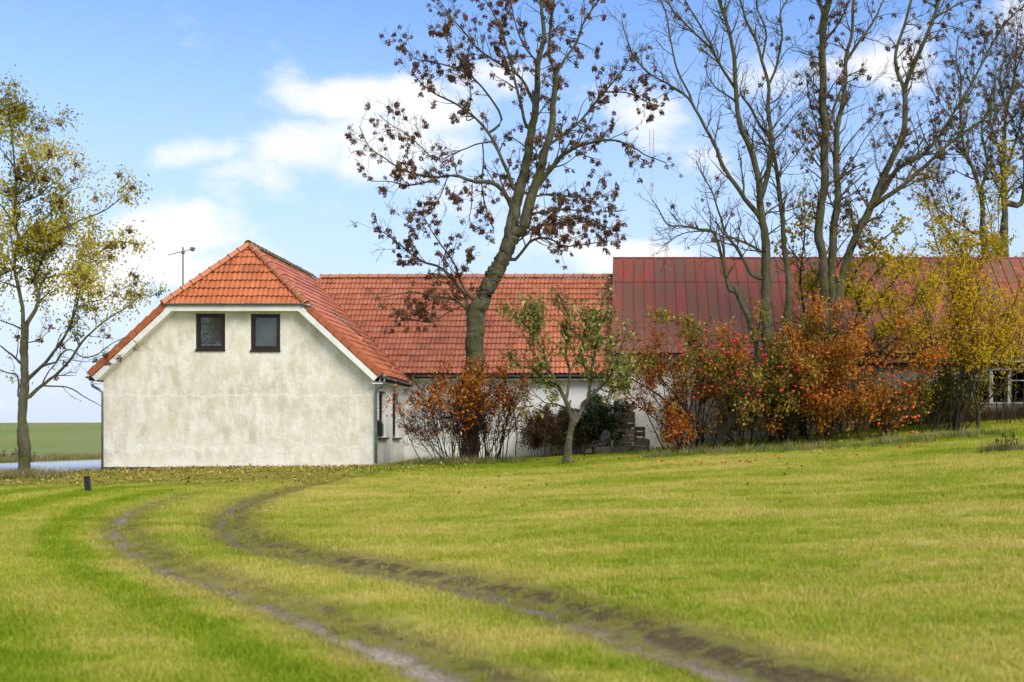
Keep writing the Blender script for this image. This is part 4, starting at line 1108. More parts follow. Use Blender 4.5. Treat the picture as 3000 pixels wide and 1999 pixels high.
# ------------------------------------------------------------------ woody plants
def catmull(p, r, seg):
    p = np.asarray(p, float); r = np.asarray(r, float); q = np.vstack([2 * p[0] - p[1], p, 2 * p[-1] - p[-2]]); P_, R_ = [], []
    for i in range(1, len(q) - 2):
        L = np.linalg.norm(q[i + 1] - q[i]); n = max(1, int(L / seg + .5)); t = (np.arange(n) / n)[:, None]
        a, b, c, d = q[i - 1], q[i], q[i + 1], q[i + 2]
        P_.append(.5 * (2 * b + (c - a) * t + (2 * a - 5 * b + 4 * c - d) * t ** 2 + (3 * b - a - 3 * c + d) * t ** 3))
        R_.append(r[i - 1] + (r[i] - r[i - 1]) * t[:, 0])
    P_.append(p[-1:]); R_.append(r[-1:]); return np.vstack(P_), np.concatenate(R_)
class Plant:
    def __init__(s, seed): s.rg = np.random.RandomState(seed); s.br = []; s.pts = []; s.tips = []
    def limb(s, px_pts, r0, r1, Y0, dy=0.0, wig=.5, seg=.22, crop=None, power=1.0, rough=0.0, join=False):
        """explicit limb through display pixels; r in display px; dy = depth gained at its end"""
        n = len(px_pts); P_ = []; rr = []; con = None
        if join:
            q = px_pts[0]; x, y = (q[0], q[1]) if crop is None else (crop[0] + q[0] * crop[2], crop[1] + q[1] * crop[2])
            a = np.array(P(x, y, Y0)); best = None
            for (B, br_, lv_) in s.br:
                if lv_: continue
                sc = B[:, 1] / Y0; d_ = np.hypot(B[:, 0] / sc - a[0], (B[:, 2] - ZC) / sc + ZC - a[2]); k = int(d_.argmin())
                if best is None or d_[k] < best[0]: best = (d_[k], B, k, br_)
            if best is not None and best[0] < .9:
                B, k, br_ = best[1], best[2], best[3]; k0 = max(k - 1, 0); Y0 = float(B[k, 1]); con = B[k0]
                r0 = min(r0, float(br_[k]) * F / Y0 * DS * .92)
        for i, q in enumerate(px_pts):
            t = i / (n - 1); x, y = (q[0], q[1]) if crop is None else (crop[0] + q[0] * crop[2], crop[1] + q[1] * crop[2])
            Y = Y0 + dy * t; P_.append(P(x, y, Y)); rr.append((r0 + (r1 - r0) * t ** power) / DS * Y / F)
        if con is not None: P_.insert(0, Vector(con)); rr.insert(0, rr[0] * 1.15)
        P_, rr = catmull(P_, rr, seg)
        w_ = s.rg.normal(0, 1, (len(P_) + 4, 3)); w_ = (w_[:-4] + w_[1:-3] + w_[2:-2] + w_[3:-1] + w_[4:]) / 2.4
        P_[1:-1] += w_[1:-1] * (rr[1:-1, None] * wig * .22 + .008)
        nz_ = np.convolve(s.rg.normal(0, 1, len(rr) + 6), np.ones(7) / 7, 'valid') * 2.0
        rr = rr * (1 + nz_ * (.03 + rough))
        s.br.append((P_, rr, 0)); return P_, rr
    def grow(s, p, d, L, r, lv, cfg, mx):
        c = cfg[lv]; n = max(3, int(L / c['s'] + .5)); st = L / n
        P_ = np.empty((n + 1, 3)); P_[0] = p; d = d / np.linalg.norm(d); up_ = np.array((0, 0, 1.0))
        J = s.rg.normal(0, c['j'], (n, 3))
        for i in range(n):
            d = d + J[i] + up_ * c['up'] * st; d /= np.linalg.norm(d); P_[i + 1] = P_[i] + d * st
        rr = np.maximum(r * (1 - .72 * np.linspace(0, 1, n + 1)), mx.get('rmin', .005))
        s.br.append((P_, rr, lv)); s.kids(P_, rr, lv, cfg, mx, L)
    def kids(s, P_, rr, lv, cfg, mx, L=None):
        if L is None: L = float(np.linalg.norm(np.diff(P_, axis=0), axis=1).sum())
        if lv >= mx['leaf_lv']:
            k = s.rg.poisson(mx['leaf_n'] * L)
            for _ in range(k):
                t = s.rg.uniform(.15, 1) * (len(P_) - 1); i = min(int(t), len(P_) - 2); s.pts.append(P_[i] + (P_[i + 1] - P_[i]) * (t - i))
            s.tips.append(P_[-1])
        if lv + 1 >= len(cfg): return
        c = cfg[lv + 1]; k = s.rg.poisson(c['n'] * L * (1 - c['t0']))
        if c.get('fork'): k = max(k, 1)
        for _ in range(k):
            t = (c['t0'] + (1 - c['t0']) * s.rg.uniform() ** .85)
            f = t * (len(P_) - 1); i = min(int(f), len(P_) - 2); q = P_[i] + (P_[i + 1] - P_[i]) * (f - i)
            tg = P_[min(i + 2, len(P_) - 1)] - P_[max(i - 1, 0)]; tg = tg / (np.linalg.norm(tg) + 1e-9)
            a = R(s.rg.uniform(*c['a'])); v = s.rg.normal(0, 1, 3); v -= tg * v.dot(tg); v /= np.linalg.norm(v) + 1e-9
            v = v + np.array((0, 0, c.get('bias', .25)))
            v -= tg * v.dot(tg); v /= np.linalg.norm(v) + 1e-9
            dd = tg * math.cos(a) + v * math.sin(a)
            l = s.rg.uniform(*c['l']) * (1 - .45 * t)
            rad = min(rr[i] * c.get('rr', .55), .012 + l * c.get('rl', .012))
            s.grow(q, dd, l, rad, lv + 1, cfg, mx)
    def wood(s, lo=0, hi=99, name='trunk'):
        """one mesh out of the branches of these levels"""
        V, Q, T, base = [], [], [], 0; hgt = []
        for (P_, rr, lv) in s.br:
            if not lo <= lv <= hi: continue
            n = len(P_); k = 20 if rr[0] > .12 else 9 if rr[0] > .07 else 6 if rr[0] > .03 else 4 if rr[0] > .012 else 3
            tg = np.gradient(P_, axis=0); tg /= np.linalg.norm(tg, axis=1)[:, None] + 1e-9
            ref = np.array((.31, .2, .9)) if abs(tg[0, 2]) < .85 else np.array((.9, .3, .1))
            u = np.cross(tg, ref); u /= np.linalg.norm(u, axis=1)[:, None] + 1e-9; w = np.cross(tg, u)
            a = np.arange(k) * 2 * PI / k
            ring = P_[:, None, :] + (u[:, None, :] * np.cos(a)[None, :, None] + w[:, None, :] * np.sin(a)[None, :, None]) * rr[:, None, None]
            if k >= 9:
                f_ = 1 + .20 * (vnoise(P_[:, 2][:, None] * 2.2 + 7 * np.cos(a)[None, :], P_[:, 0][:, None] * 2.2 + 3 * np.sin(a)[None, :], 5) - .5) + .12 * (vnoise(P_[:, 2][:, None] * 7 + 9 * np.cos(a)[None, :], 9 * np.sin(a)[None, :] + P_[:, 1][:, None], 6) - .5)
                ring = P_[:, None, :] + (ring - P_[:, None, :]) * f_[:, :, None]
            V.append(ring.reshape(-1, 3))
            i, j = np.meshgrid(np.arange(n - 1), np.arange(k), indexing='ij'); i, j = i.ravel(), j.ravel(); j2 = (j + 1) % k
            Q.append(np.stack([i * k + j, i * k + j2, (i + 1) * k + j2, (i + 1) * k + j], 1) + base)
            V.append(P_[-1:] + tg[-1:] * rr[-1]); tip = base + n * k
            jj = np.arange(k); T.append(np.stack([(n - 1) * k + jj + base, (n - 1) * k + (jj + 1) % k + base, np.full(k, tip)], 1))
            base += n * k + 1
        if not V: return None
        return np.vstack(V), [np.vstack(Q), np.vstack(T)]
def leaf_cloud(name, pts, size, mat, seed, spread=.03, droop=.3, per=1, val=None, long=1.7, thin=1.0):
    """folded diamond leaves, one mesh; attribute rnd picks the colour"""
    r = np.random.RandomState(seed); pts = np.asarray(pts)
    if thin < 1:
        k_ = r.uniform(size=len(pts)) < thin; pts = pts[k_]; val = None if val is None else val[k_]
    pts = np.repeat(pts, per, axis=0); n = len(pts)
    pts = pts + r.normal(0, spread, (n, 3))
    d = r.normal(0, 1, (n, 3)); d[:, 2] -= droop * 2; d /= np.linalg.norm(d, axis=1)[:, None]
    s_ = np.cross(d, r.normal(0, 1, (n, 3))); s_ /= np.linalg.norm(s_, axis=1)[:, None]; nn = np.cross(d, s_)
    sz = r.uniform(size[0], size[1], n)[:, None]
    a = pts; b = pts + d * sz * .45 + s_ * sz * .5 / long * 1.0 + nn * sz * .10; c = pts + d * sz; e = pts + d * sz * .45 - s_ * sz * .5 / long + nn * sz * .10
    V = np.stack([a, b, c, e], 1).reshape(-1, 3); i = np.arange(n) * 4
    Ft = np.concatenate([np.stack([i, i + 1, i + 2], 1), np.stack([i, i + 2, i + 3], 1)])
    rn = r.uniform(0, 1, n) if val is None else np.clip(np.repeat(val, per) + r.uniform(-.18, .18, n), 0, 1)
    return np_mesh(name, V, [Ft], mat, False, dict(rnd=np.repeat(rn, 4)))

def bark_mat(name, a, b, moss, amt):
    m = Mat(name, .9, .15)
    c = m.ramp(m.noise(4.5, 6, .72, sc=(1, 1, .4)), [(.36, a), (.60, b)])
    c = m.mix(m.ramp(m.noise(2.8, 6, .72), [(.44, 0.0), (.56, amt)]), c, moss)
    c = m.mix(m.ramp(m.noise(9, 5, .7), [(.60, 0.0), (.68, .6)]), c, (.33, .32, .28))
    m.col(c); m.bump(m.noise(8, 6, .75, sc=(1, 1, .35)), .12, 1.0); return m.m
M_ASH = bark_mat('ash_bark', (.055, .049, .034), (.16, .145, .108), (.105, .11, .028), .7)
M_ASHTWIG = bark_mat('ash_twig', (.07, .058, .04), (.16, .138, .095), (.135, .135, .04), .65)
M_DARKBARK = bark_mat('dark_bark', (.030, .022, .018), (.075, .058, .046), (.07, .07, .03), .3)
M_PURPLE = bark_mat('purple_twig', (.038, .017, .016), (.085, .038, .034), (.06, .04, .03), .2)
M_BROWNTWIG = bark_mat('brown_twig', (.045, .028, .018), (.10, .065, .042), (.09, .085, .03), .35)

# seed bunches of the ash trees
m = Mat('ash_keys', .7, .2)
r_ = m.math('FRACT', m.math('ADD', m.rnd(), m.attr('rnd')))
c = m.ramp(r_, [(0, (.055, .024, .012)), (.5, (.125, .056, .026)), (1, (.21, .105, .05))]); m.col(c)
M_KEYS = m.m
def key_bunch(seed, n):
    r = np.random.RandomState(seed); V, Fc = [], []
    for i in range(n):
        a = r.uniform(0, 2 * PI); z0 = -r.uniform(.0, .085); q = r.uniform(.008, .042)
        p = np.array((q * math.cos(a), q * math.sin(a), z0)); d = np.array((math.cos(a) * r.uniform(.15, .8), math.sin(a) * r.uniform(.15, .8), -1.0)); d /= np.linalg.norm(d)
        s_ = np.cross(d, r.normal(0, 1, 3)); s_ /= np.linalg.norm(s_); L = r.uniform(.036, .056); w = .0135; b = len(V)
        V += [p, p + d * L * .5 + s_ * w, p + d * L, p + d * L * .5 - s_ * w]; Fc += [(b, b + 1, b + 2, b + 3)]
    return np.array(V), np.array(Fc)
KEYS = []
for k in range(6):
    V, Fc = key_bunch(300 + k, 30 + 4 * (k % 3)); KEYS.append(np_mesh('seed_bunch', V, [Fc], M_KEYS, False, dict(rnd=np.zeros(len(V)))))
def hang_keys(crown, pts, seed, limit=300, smin=.95, smax=1.75):
    r = np.random.RandomState(seed); pts = sorted(pts, key=lambda p: p[1]); VV, FF, AA, base = [], [], [], 0
    for i, p in enumerate(pts):
        me = KEYS[r.randint(6)]; s_ = r.uniform(smin, smax); a = r.uniform(0, 6.28)
        if i < limit:
            o = bpy.data.objects.new('seed_bunch', me); o.location = p; o.scale = (s_ * r.uniform(.8, 1.15), s_ * r.uniform(.8, 1.15), s_); o.rotation_euler = (r.normal(0, .18), r.normal(0, .18), a); COL.objects.link(o); o.parent = crown
        else:
            v = np.empty(len(me.vertices) * 3, np.float32); me.vertices.foreach_get('co', v); v = v.reshape(-1, 3) * s_
            ca, sa = math.cos(a), math.sin(a); v = np.stack([v[:, 0] * ca - v[:, 1] * sa, v[:, 0] * sa + v[:, 1] * ca, v[:, 2]], 1) + p
            VV.append(v); FF.append(np.arange(len(v)).reshape(-1, 4) + base); AA.append(np.full(len(v), r.uniform())); base += len(v)
    if VV:
        o = obj('seed_bunches', np_mesh('seed_bunches', np.vstack(VV), [np.vstack(FF)], M_KEYS, False, dict(rnd=np.concatenate(AA))), crown); o['kind'] = 'stuff'
def plant_obj(pl, name, label, cat, base, bark, twig, split=1, group=None):
    """Empty at the foot > trunk (limbs), crown (twigs)"""
    t = empty(name, (0, 0, 0)); t.location = base; tag(t, label, cat, group); inv = Matrix.Translation(-Vector(base))
    a = pl.wood(0, split - 1); b = pl.wood(split, 99)
    tr = None
    if a: tr = obj('trunk', np_mesh('trunk', a[0], a[1], bark, True), t); tr.matrix_parent_inverse = inv
    cr = None
    if b: cr = obj('crown', np_mesh('crown', b[0], b[1], twig, False), t); cr.matrix_parent_inverse = inv; cr['kind'] = 'stuff'
    return t, tr, cr
def leaves_on(t, pl_pts, name, size, mat, seed, **k):
    if not len(pl_pts): return None
    k.setdefault('thin', .5); size = (size[0] * 1.45, size[1] * 1.45)
    o = obj(name, leaf_cloud(name, pl_pts, size, mat, seed, **k), t); o.matrix_parent_inverse = Matrix.Translation(-t.location); o['kind'] = 'stuff'; return o
# ------------------------------------------------------------------ the leaning ash in front of the wing
C4 = (784.33, 0, .35015); C6 = (784.33, 533.35, .37014); C5 = (1372.58, 0, .41667); C2 = (0, 705.9, .27501); CT = (0, 470.6, .27511)
ASH = [None,
       dict(n=6.3, a=(28, 62), l=(.45, 1.55), up=.35, j=.13, s=.14, t0=.12, rr=.5, rl=.014, bias=.2),
       dict(n=5.2, a=(25, 65), l=(.22, .75), up=.55, j=.16, s=.09, t0=.15, rr=.6, rl=.011, bias=.2),
       dict(n=4.6, a=(25, 70), l=(.10, .32), up=.7, j=.18, s=.07, t0=.2, rr=.7, rl=.011, bias=.2)]
def ash_tree(seed, Y0, limbs, trunkpts, cfg, leaf_n, label, name, kbase, keylim, bark=M_ASH, name_keys=True, keyfilter=None, nokids=()):
    pl = Plant(seed)
    for (pts, r0, r1, crop) in trunkpts: pl.limb(pts, r0, r1, Y0, 0, .3, .08, crop, 1.0, .05)
    mx = dict(leaf_lv=1, leaf_n=leaf_n, rmin=.0055)
    for i, L in enumerate(limbs):
        pts, r0, r1, crop = L[:4]; dy = L[4] if len(L) > 4 else pl.rg.uniform(-1.6, 1.6); y0 = L[5] if len(L) > 5 else 0
        p_, r_ = pl.limb(pts, r0, r1, Y0, dy, .6, .18, crop, .75, 0, True)
        if i not in nokids: pl.kids(p_, r_, 0, cfg, mx)
    t, tr, cr = plant_obj(pl, name, label, 'tree', kbase, bark, M_ASHTWIG)
    pts = pl.pts if keyfilter is None else [p for p in pl.pts if keyfilter(p, pl.rg)]
    if leaf_n: hang_keys(cr, pts, seed + 1, keylim)
    return pl, t, cr
YM = 38.6
limbs = [
 ([(1110,1540),(1150,1360),(1190,1220),(1212,1080),(1240,900),(1270,750),(1285,560),(1295,400),(1330,250),(1320,100),(1300,-60)], 15, 3.2, C4, .6),
 ([(1190,1500),(1260,1240),(1310,1100),(1350,950),(1385,780),(1400,600),(1410,490)], 13.5, 5.2, C4, -.5),
 ([(1410,490),(1360,350),(1380,150),(1400,-40)], 4.2, 2, C4, -.6, -.5), ([(1410,490),(1470,390),(1550,280),(1590,150),(1700,-10)], 4.2, 1.8, C4, .8, -.5),
 ([(1290,1215),(1390,1090),(1450,1020),(1560,960),(1680,925),(1790,920),(1900,960),(2010,1030),(2130,1070)], 6.5, 1.0, C4, -1.4),
 ([(1300,1010),(1430,900),(1560,800),(1700,640),(1830,480),(1890,380)], 4.2, 1.1, C4, 1.3), ([(1720,610),(1870,610),(1980,660),(2100,700)], 1.9, .8, C4, .4, .8),
 ([(1115,1345),(1070,1260),(990,1200),(870,1190),(740,1155),(620,1165),(500,1145),(400,1110),(290,1040),(180,960),(120,830)], 6.2, .9, C4, -1.5),
 ([(600,1180),(440,1215),(320,1190),(200,1190)], 2.2, .8, C4, .3, -.9),
 ([(1130,1230),(1080,1100),(1000,930),(900,800),(760,690),(640,630),(540,560),(470,480)], 4.8, 1.0, C4, 1.5),
 ([(1215,830),(1190,720),(1130,500),(1080,300),(1030,150),(930,-20)], 4.2, 1.3, C4, -1.2),
 ([(1255,670),(1180,520),(1050,430),(900,330),(810,220),(720,120),(630,-10)], 3.8, 1.1, C4, .9),
 ([(1050,780),(960,620),(850,500),(720,440),(600,410),(480,380),(400,290)], 3.0, .9, C4, 1.2, .8),
 ([(1290,420),(1210,320),(1150,180),(1100,-20)], 2.8, 1.2, C4, -.8), ([(820,790),(850,620),(800,420),(700,280),(680,100)], 1.8, .8, C4, -.5, .9),
 ([(1000,930),(880,950),(760,1000),(640,1050),(560,1000),(430,880),(340,830),(250,760)], 2.0, .8, C4, -1.0, .9),
 ([(790,530),(770,400),(740,350),(620,230),(500,180),(400,110),(300,30),(230,-20)], 5.2, .9, C6, 1.0),
 ([(780,480),(690,420),(560,400),(450,370),(330,390),(230,410)], 3.4, .9, C6, -1.4), ([(820,430),(750,330),(700,200),(640,110),(560,-10),(500,-120)], 3.6, .9, C6, -1.0),
 ([(1080,170),(1190,50),(1300,40),(1370,90),(1500,80),(1620,60)], 4.0, .9, C6, -1.6), ([(1100,60),(1200,-30),(1350,-60),(1520,-90),(1640,-40)], 2.6, .8, C6, 1.2),
 ([(1290,1500),(1380,1420),(1500,1450),(1650,1470),(1760,1500)], 3.2, .9, C4, -1.2), ([(1270,1290),(1400,1270),(1600,1300),(1780,1280)], 2.8, .8, C4, 1.2),
 ([(1250,1400),(1450,1380),(1650,1390),(1870,1380)], 2.8, .8, C4, -.8), ([(690,480),(560,560),(430,540),(330,560)], 1.6, .7, C6, -.8, -.4),
 ([(860,1190),(850,1350),(840,1450),(920,1540)], 1.6, .9, C4, -.5, -.5), ([(700,1155),(640,1300),(560,1420),(420,1440)], 1.4, .7, C4, .5, -.7), ([(930,1060),(920,1200),(940,1340),(1000,1500)], 2.2, 1.6, C4, .6)]
g0 = P(1086, 1062, YM); base = (g0.x, YM, Hs(g0.x, YM) - .15)
pl, ash1, cr1 = ash_tree(11, YM, limbs, [([(1076,1075),(1084,990),(1088,900),(1090,800),(1092,752),(1106,695),(1134,635),(1165,575),(1178,540)], 22.5, 17.5, None)], ASH, 1.5,
    'big leaning ash tree with dark brown seed bunches in front of the tiled wing', 'ash_tree', base, 300,
    keyfilter=lambda p, r: r.uniform() < (.95 if p[2] < 9.3 else .75))
# sawn limb stub on the trunk
s0 = P(1088, 782, YM - .22); st_ = MB().tube([s0 + Vector((0, .15, 0)), s0 + Vector((-.02, -.06, .02))], [.15, .12], 10).build('branch_stub', M_ASHTWIG, ash1); st_.matrix_parent_inverse = Matrix.Translation(-ash1.location)

# ------------------------------------------------------------------ the two many-stemmed ashes in front of the barn
YB_ = 39.6
limbsB = [
 ([(935,1650),(930,1400),(915,1250),(900,1100),(890,1000),(850,850),(800,720),(775,600),(765,450),(750,300),(720,150),(660,-30)], 11, 3.5, C5, -.8),
 ([(890,1185),(810,1100),(700,930),(650,800),(590,690),(540,600),(500,540),(400,470),(270,390),(190,290),(150,170),(135,90)], 6, .9, C5, -1.5),
 ([(510,525),(440,380),(400,200),(380,80),(340,-20)], 3.0, 1.6, C5, .5, -.9), ([(765,500),(700,400),(620,260),(520,170),(420,60),(380,-20)], 3.6, 1.7, C5, .6, -.4), ([(640,280),(560,130),(470,-20)], 2.6, 1.6, C5, -.5, .1),
 ([(915,1050),(950,900),(960,750),(945,600),(945,470),(910,340),(880,230),(820,100),(785,-20)], 6.5, 2.2, C5, .8),
 ([(945,470),(990,370),(1020,200),(1010,80),(1055,-20)], 4.0, 1.8, C5, .6, .4), ([(910,335),(930,180),(880,50),(875,-20)], 2.4, 1.6, C5, -.4, .5),
 ([(1060,1640),(1050,1500),(1030,1300),(1010,1100),(990,950),(960,780),(900,690),(850,600),(790,520)], 8.5, 2.2, C5, 1.2),
 ([(730,1600),(700,1480),(680,1380),(640,1280),(560,1265),(470,1250),(390,1240),(340,1160),(300,1100)], 5, 1.0, C5, -1.2), ([(650,1285),(560,1275),(470,1290),(360,1355)], 2.2, .9, C5, -.5, -.6),
 ([(860,1520),(770,1370),(700,1270),(680,1200),(640,1080),(600,1000),(545,890)], 4.5, 1.0, C5, .9), ([(910,1395),(800,1330),(700,1290),(650,1220)], 3.4, 1.6, C5, -.6),
 ([(960,720),(1060,590),(1120,520),(1200,400)], 1.6, .7, C5, -.9), ([(1000,980),(1080,880),(1180,740),(1250,690)], 1.8, .7, C5, -.9), ([(990,370),(1070,260),(1190,300)], 1.2, .6, C5, .5, .5), ([(860,790),(820,700),(870,600)], 1.6, 1.2, C5, -.3),
 ([(920,1180),(1060,1160),(1180,1120),(1290,1060)], 1.6, .7, C5, -1.0), ([(770,560),(650,480),(600,380),(640,260),(660,200)], 1.8, .8, C5, -1.0)]
ASHB = [None, dict(ASH[1], n=5.8, l=(.5, 1.9)), dict(ASH[2], n=5.4), dict(ASH[3], n=4.4)]
gB = P(1766, 1000, YB_); baseB = (gB.x, YB_, Hs(gB.x, YB_) - .1)
tr = [([(1790,1020),(1778,900),(1766,800),(1762,690)], 17, 13, None), ([(1800,1015),(1806,900),(1812,690)], 12, 9, None), ([(1775,1015),(1740,800),(1690,660)], 9, 6, None)]
ash_tree(23, YB_, limbsB, tr, ASHB, .32, 'bare many-stemmed mossy ash tree left of its neighbour in front of the barn', 'ash_tree', baseB, 300,
         keyfilter=lambda p, r: r.uniform() < (1.0 if (p[0] < -1.2 and p[2] < 9.3) else .16))
limbsC = [
 ([(1250,1680),(1245,1550),(1240,1400),(1215,1290),(1230,1170),(1250,1020),(1255,850),(1260,690),(1240,600),(1245,400),(1245,250),(1245,130),(1265,60),(1280,-30)], 11.5, 7, C5, -.9),
 ([(1245,80),(1225,20),(1205,-30)], 3.5, 2.5, C5, .3, -.8),
 ([(1290,1600),(1300,1350),(1320,1150),(1320,950),(1320,750),(1345,600),(1370,450),(1370,330),(1400,200),(1420,-30)], 11, 3.0, C5, .6),
 ([(1375,340),(1470,190),(1530,100),(1590,-20)], 3.5, 1.6, C5, .6, .5), ([(1280,200),(1330,130),(1405,-20)], 3.2, 1.8, C5, -.5, -.7), ([(1290,670),(1320,560),(1370,440)], 3.0, 3.0, C5, .8, -.3),
 ([(1330,1580),(1370,1470),(1430,1300),(1500,1170),(1550,1020),(1620,880),(1680,740),(1695,600),(1695,500),(1720,420),(1780,280),(1850,120),(1890,-20)], 12, 3.6, C5, -.4),
 ([(1690,490),(1655,390),(1650,280),(1690,150),(1735,-20)], 4.5, 3.0, C5, .7, -.3), ([(1850,120),(1960,40),(2090,-10)], 2.8, 1.2, C5, .5, -.4),
 ([(1510,1150),(1590,1040),(1660,930),(1780,860),(1880,760),(1950,650),(2050,480),(2150,300),(2250,130),(2370,10)], 7.2, 1.6, C5, 1.2), ([(1540,1120),(1660,1040),(1830,900),(2000,750),(2150,640),(2370,430)], 6.2, 2.0, C5, -1.2),
 ([(1235,820),(1210,690),(1180,580),(1155,440)], 2.2, 1.3, C5, -.4, -.4), ([(1690,1035),(1780,990),(1865,980)], 2.0, 1.4, C5, -.3, -.5), ([(1320,880),(1420,740),(1530,640),(1640,600)], 1.9, .7, C5, -1.0),
 ([(1320,1010),(1400,900),(1480,760),(1560,660),(1620,560)], 1.7, .7, C5, 1.1), ([(1370,460),(1480,480),(1580,400)], 1.3, .6, C5, -.5), ([(1860,130),(1960,150),(2080,200),(2180,160)], 1.8, .7, C5, .8, -.4), ([(1960,660),(1880,560),(1820,440),(1800,330)], 1.6, .7, C5, .6, .6),
 ([(2000,750),(1950,600),(1990,480),(1980,360)], 1.8, .8, C5, .6, -.6), ([(1800,870),(1850,980),(1900,1130)], 1.2, .7, C5, -.8, .5), ([(1260,980),(1180,860),(1100,740),(1070,700)], 1.6, .7, C5, -.9, -.4), ([(1570,1000),(1530,870),(1560,760)], 1.5, .7, C5, -.8)]
gC = P(1892, 1000, YB_); baseC = (gC.x, YB_, Hs(gC.x, YB_) - .1)
tr = [([(1905,1015),(1898,900),(1893,790),(1891,700)], 21, 14, None), ([(1912,1010),(1912,800),(1913,660)], 13, 11, None), ([(1915,1010),(1922,760),(1930,640)], 14, 12, None)]
ASHC = [None, dict(ASH[1], n=5.8, l=(.5, 1.9)), dict(ASH[2], n=5.4), dict(ASH[3], n=4.4)]
ash_tree(31, YB_, limbsC, tr, ASHC, .50, 'tall many-stemmed ash tree with scattered seed bunches rising over the barn roof', 'ash_tree', baseC, 300,
         keyfilter=lambda p, r: r.uniform() < (.30 if p[0] < 2.6 else .75))
# ash trees beyond the barn at the right edge
YD = 50.0
limbsD = [([(2130,1250),(2120,1100),(2080,950),(2020,800),(2000,600),(2010,450),(1980,330),(1990,200)], 6, 1, C5), ([(2110,1090),(2150,900),(2120,700),(2190,520),(2200,350)], 4, .9, C5),
 ([(2060,1280),(2000,1230),(1900,1170),(1800,1090),(1730,1040)], 3.5, .8, C5), ([(1960,1200),(1930,1100),(1900,980)], 1.6, .7, C5), ([(2080,950),(2030,860),(1960,780),(1920,680)], 2.5, .8, C5)]
gD = P(2262, 900, YD)
ASHD = [None, dict(ASH[1], n=7.0, l=(.7, 2.4)), dict(ASH[2], n=5.2, l=(.3, 1.0)), dict(ASH[3], n=4)]
ash_tree(41, YD, limbsD, [([(2275,960),(2268,700),(2260,520)], 11, 8, None)], ASHD, .38, 'slender grey ash standing behind the barn at the right', 'ash_tree', (gD.x, YD, Hs(gD.x, YD)), 220)
limbsE = [([(2250,1300),(2240,1030),(2240,800),(2260,600),(2300,400),(2320,150)], 8, 1.5, C5), ([(2240,1000),(2300,800),(2360,600)], 4, 1.5, C5), ([(2245,900),(2190,760),(2160,600),(2190,420)], 3.5, .9, C5), ([(2260,600),(2220,450),(2250,280),(2240,150)], 3, .9, C5), ([(2350,1100),(2360,800),(2380,500),(2390,250)], 6, 1.5, C5), ([(2300,420),(2340,300),(2380,180)], 2.5, .9, C5),
  ([(2240,1100),(2190,1000),(2150,900)], 2.5, .8, C5), ([(2250,1080),(2310,1000),(2370,960)], 2.5, .8, C5)]
gE = P(2308, 900, YD + 1)
ASHE = [None, dict(ASH[1], n=8, l=(.7, 2.3)), dict(ASH[2], n=5.8, l=(.3, 1.0)), dict(ASH[3], n=4.5)]
plE, tE, cE = ash_tree(43, YD + 1, limbsE, [([(2310,960),(2308,700),(2308,520)], 12, 9, None)], ASHE, .24, 'dense twiggy tree with brown seed bunches cut off at the right edge', 'ash_tree', (gE.x, YD + 1, Hs(gE.x, YD + 1)), 260)

# ------------------------------------------------------------------ the yellowing ash by the road on the left
YA_ = 32.2
limbsA = [([(240,590),(370,480),(470,340),(560,220),(610,100),(650,-60),(690,-200)], 5, 1.0, C2, -1.0), ([(240,745),(350,650),(460,570),(580,450),(690,290),(800,180),(920,90),(1060,0),(1150,-80)], 4.5, .9, C2, .8),
 ([(370,490),(470,460),(500,400),(590,350),(700,415),(830,380),(940,300),(1080,250)], 2.6, .8, C2, -.7, -.4), ([(390,655),(560,670),(680,730),(780,790),(850,830)], 2.0, .7, C2, -.6, .2), ([(160,740),(150,580),(60,550),(-60,500),(-200,440)], 2.6, .9, C2, .8), ([(170,470),(100,400),(-20,310),(-150,260)], 3.2, 1.0, C2, -.7),
 ([(230,985),(300,880),(320,760),(290,600),(350,480),(420,300),(440,150),(420,-40)], 5.2, 1.6, CT, .8), ([(200,1080),(190,900),(150,700),(120,500),(150,300),(120,100),(140,-150),(120,-420),(80,-700),(70,-900)], 8, 1.2, CT, -.4),
 ([(320,760),(380,620),(560,580),(700,520),(830,400),(1000,300),(1100,330)], 3, .8, CT, 1.2, .3), ([(230,380),(330,300),(500,210),(700,120),(860,60),(1000,-40),(1090,-110)], 3.4, .8, CT, -1.0), ([(300,420),(480,330),(640,350),(760,460),(930,470)], 2.2, .7, CT, .8),
 ([(180,520),(60,560),(-80,640),(-200,640)], 3.4, 1, CT, -.9), ([(150,350),(240,200),(380,120),(480,0),(600,-120),(700,-150)], 2.8, .8, CT, 1.0), ([(130,200),(50,60),(-60,-60),(-160,-150)], 2.8, .9, CT, .6), ([(140,-80),(260,-180),(330,-300),(420,-400),(450,-560)], 2.4, .7, CT, -.9),
 ([(130,-250),(220,-420),(260,-560),(300,-700)], 1.8, .7, CT, .8), ([(120,-300),(30,-440),(-60,-560),(-100,-700)], 1.8, .7, CT, -.8), ([(140,0),(300,-60),(420,-160),(520,-220),(560,-330)], 2.2, .7, CT, .3), ([(610,900),(700,820),(850,800),(980,720),(1180,640)], 1.8, .7, CT, .6, -.6), ([(590,950),(640,760),(660,640),(760,600)], 1.8, .7, CT, -.5, -.7),
 ([(110,500),(0,400),(-120,330),(-220,200)], 2.6, .8, CT, 1.0), ([(200,1050),(100,1000),(-20,960),(-140,880)], 2.4, .8, CT, -.8), ([(220,1150),(320,1130),(400,1060),(440,1000)], 1.4, .7, CT, -.9)]
gA = ground_px(57, 1089)
pl = Plant(53)
ASHA = [None, dict(ASH[1], n=4.2, l=(.35, 1.35)), dict(ASH[2], n=4.5, l=(.2, .6)), dict(ASH[3], n=4.0)]
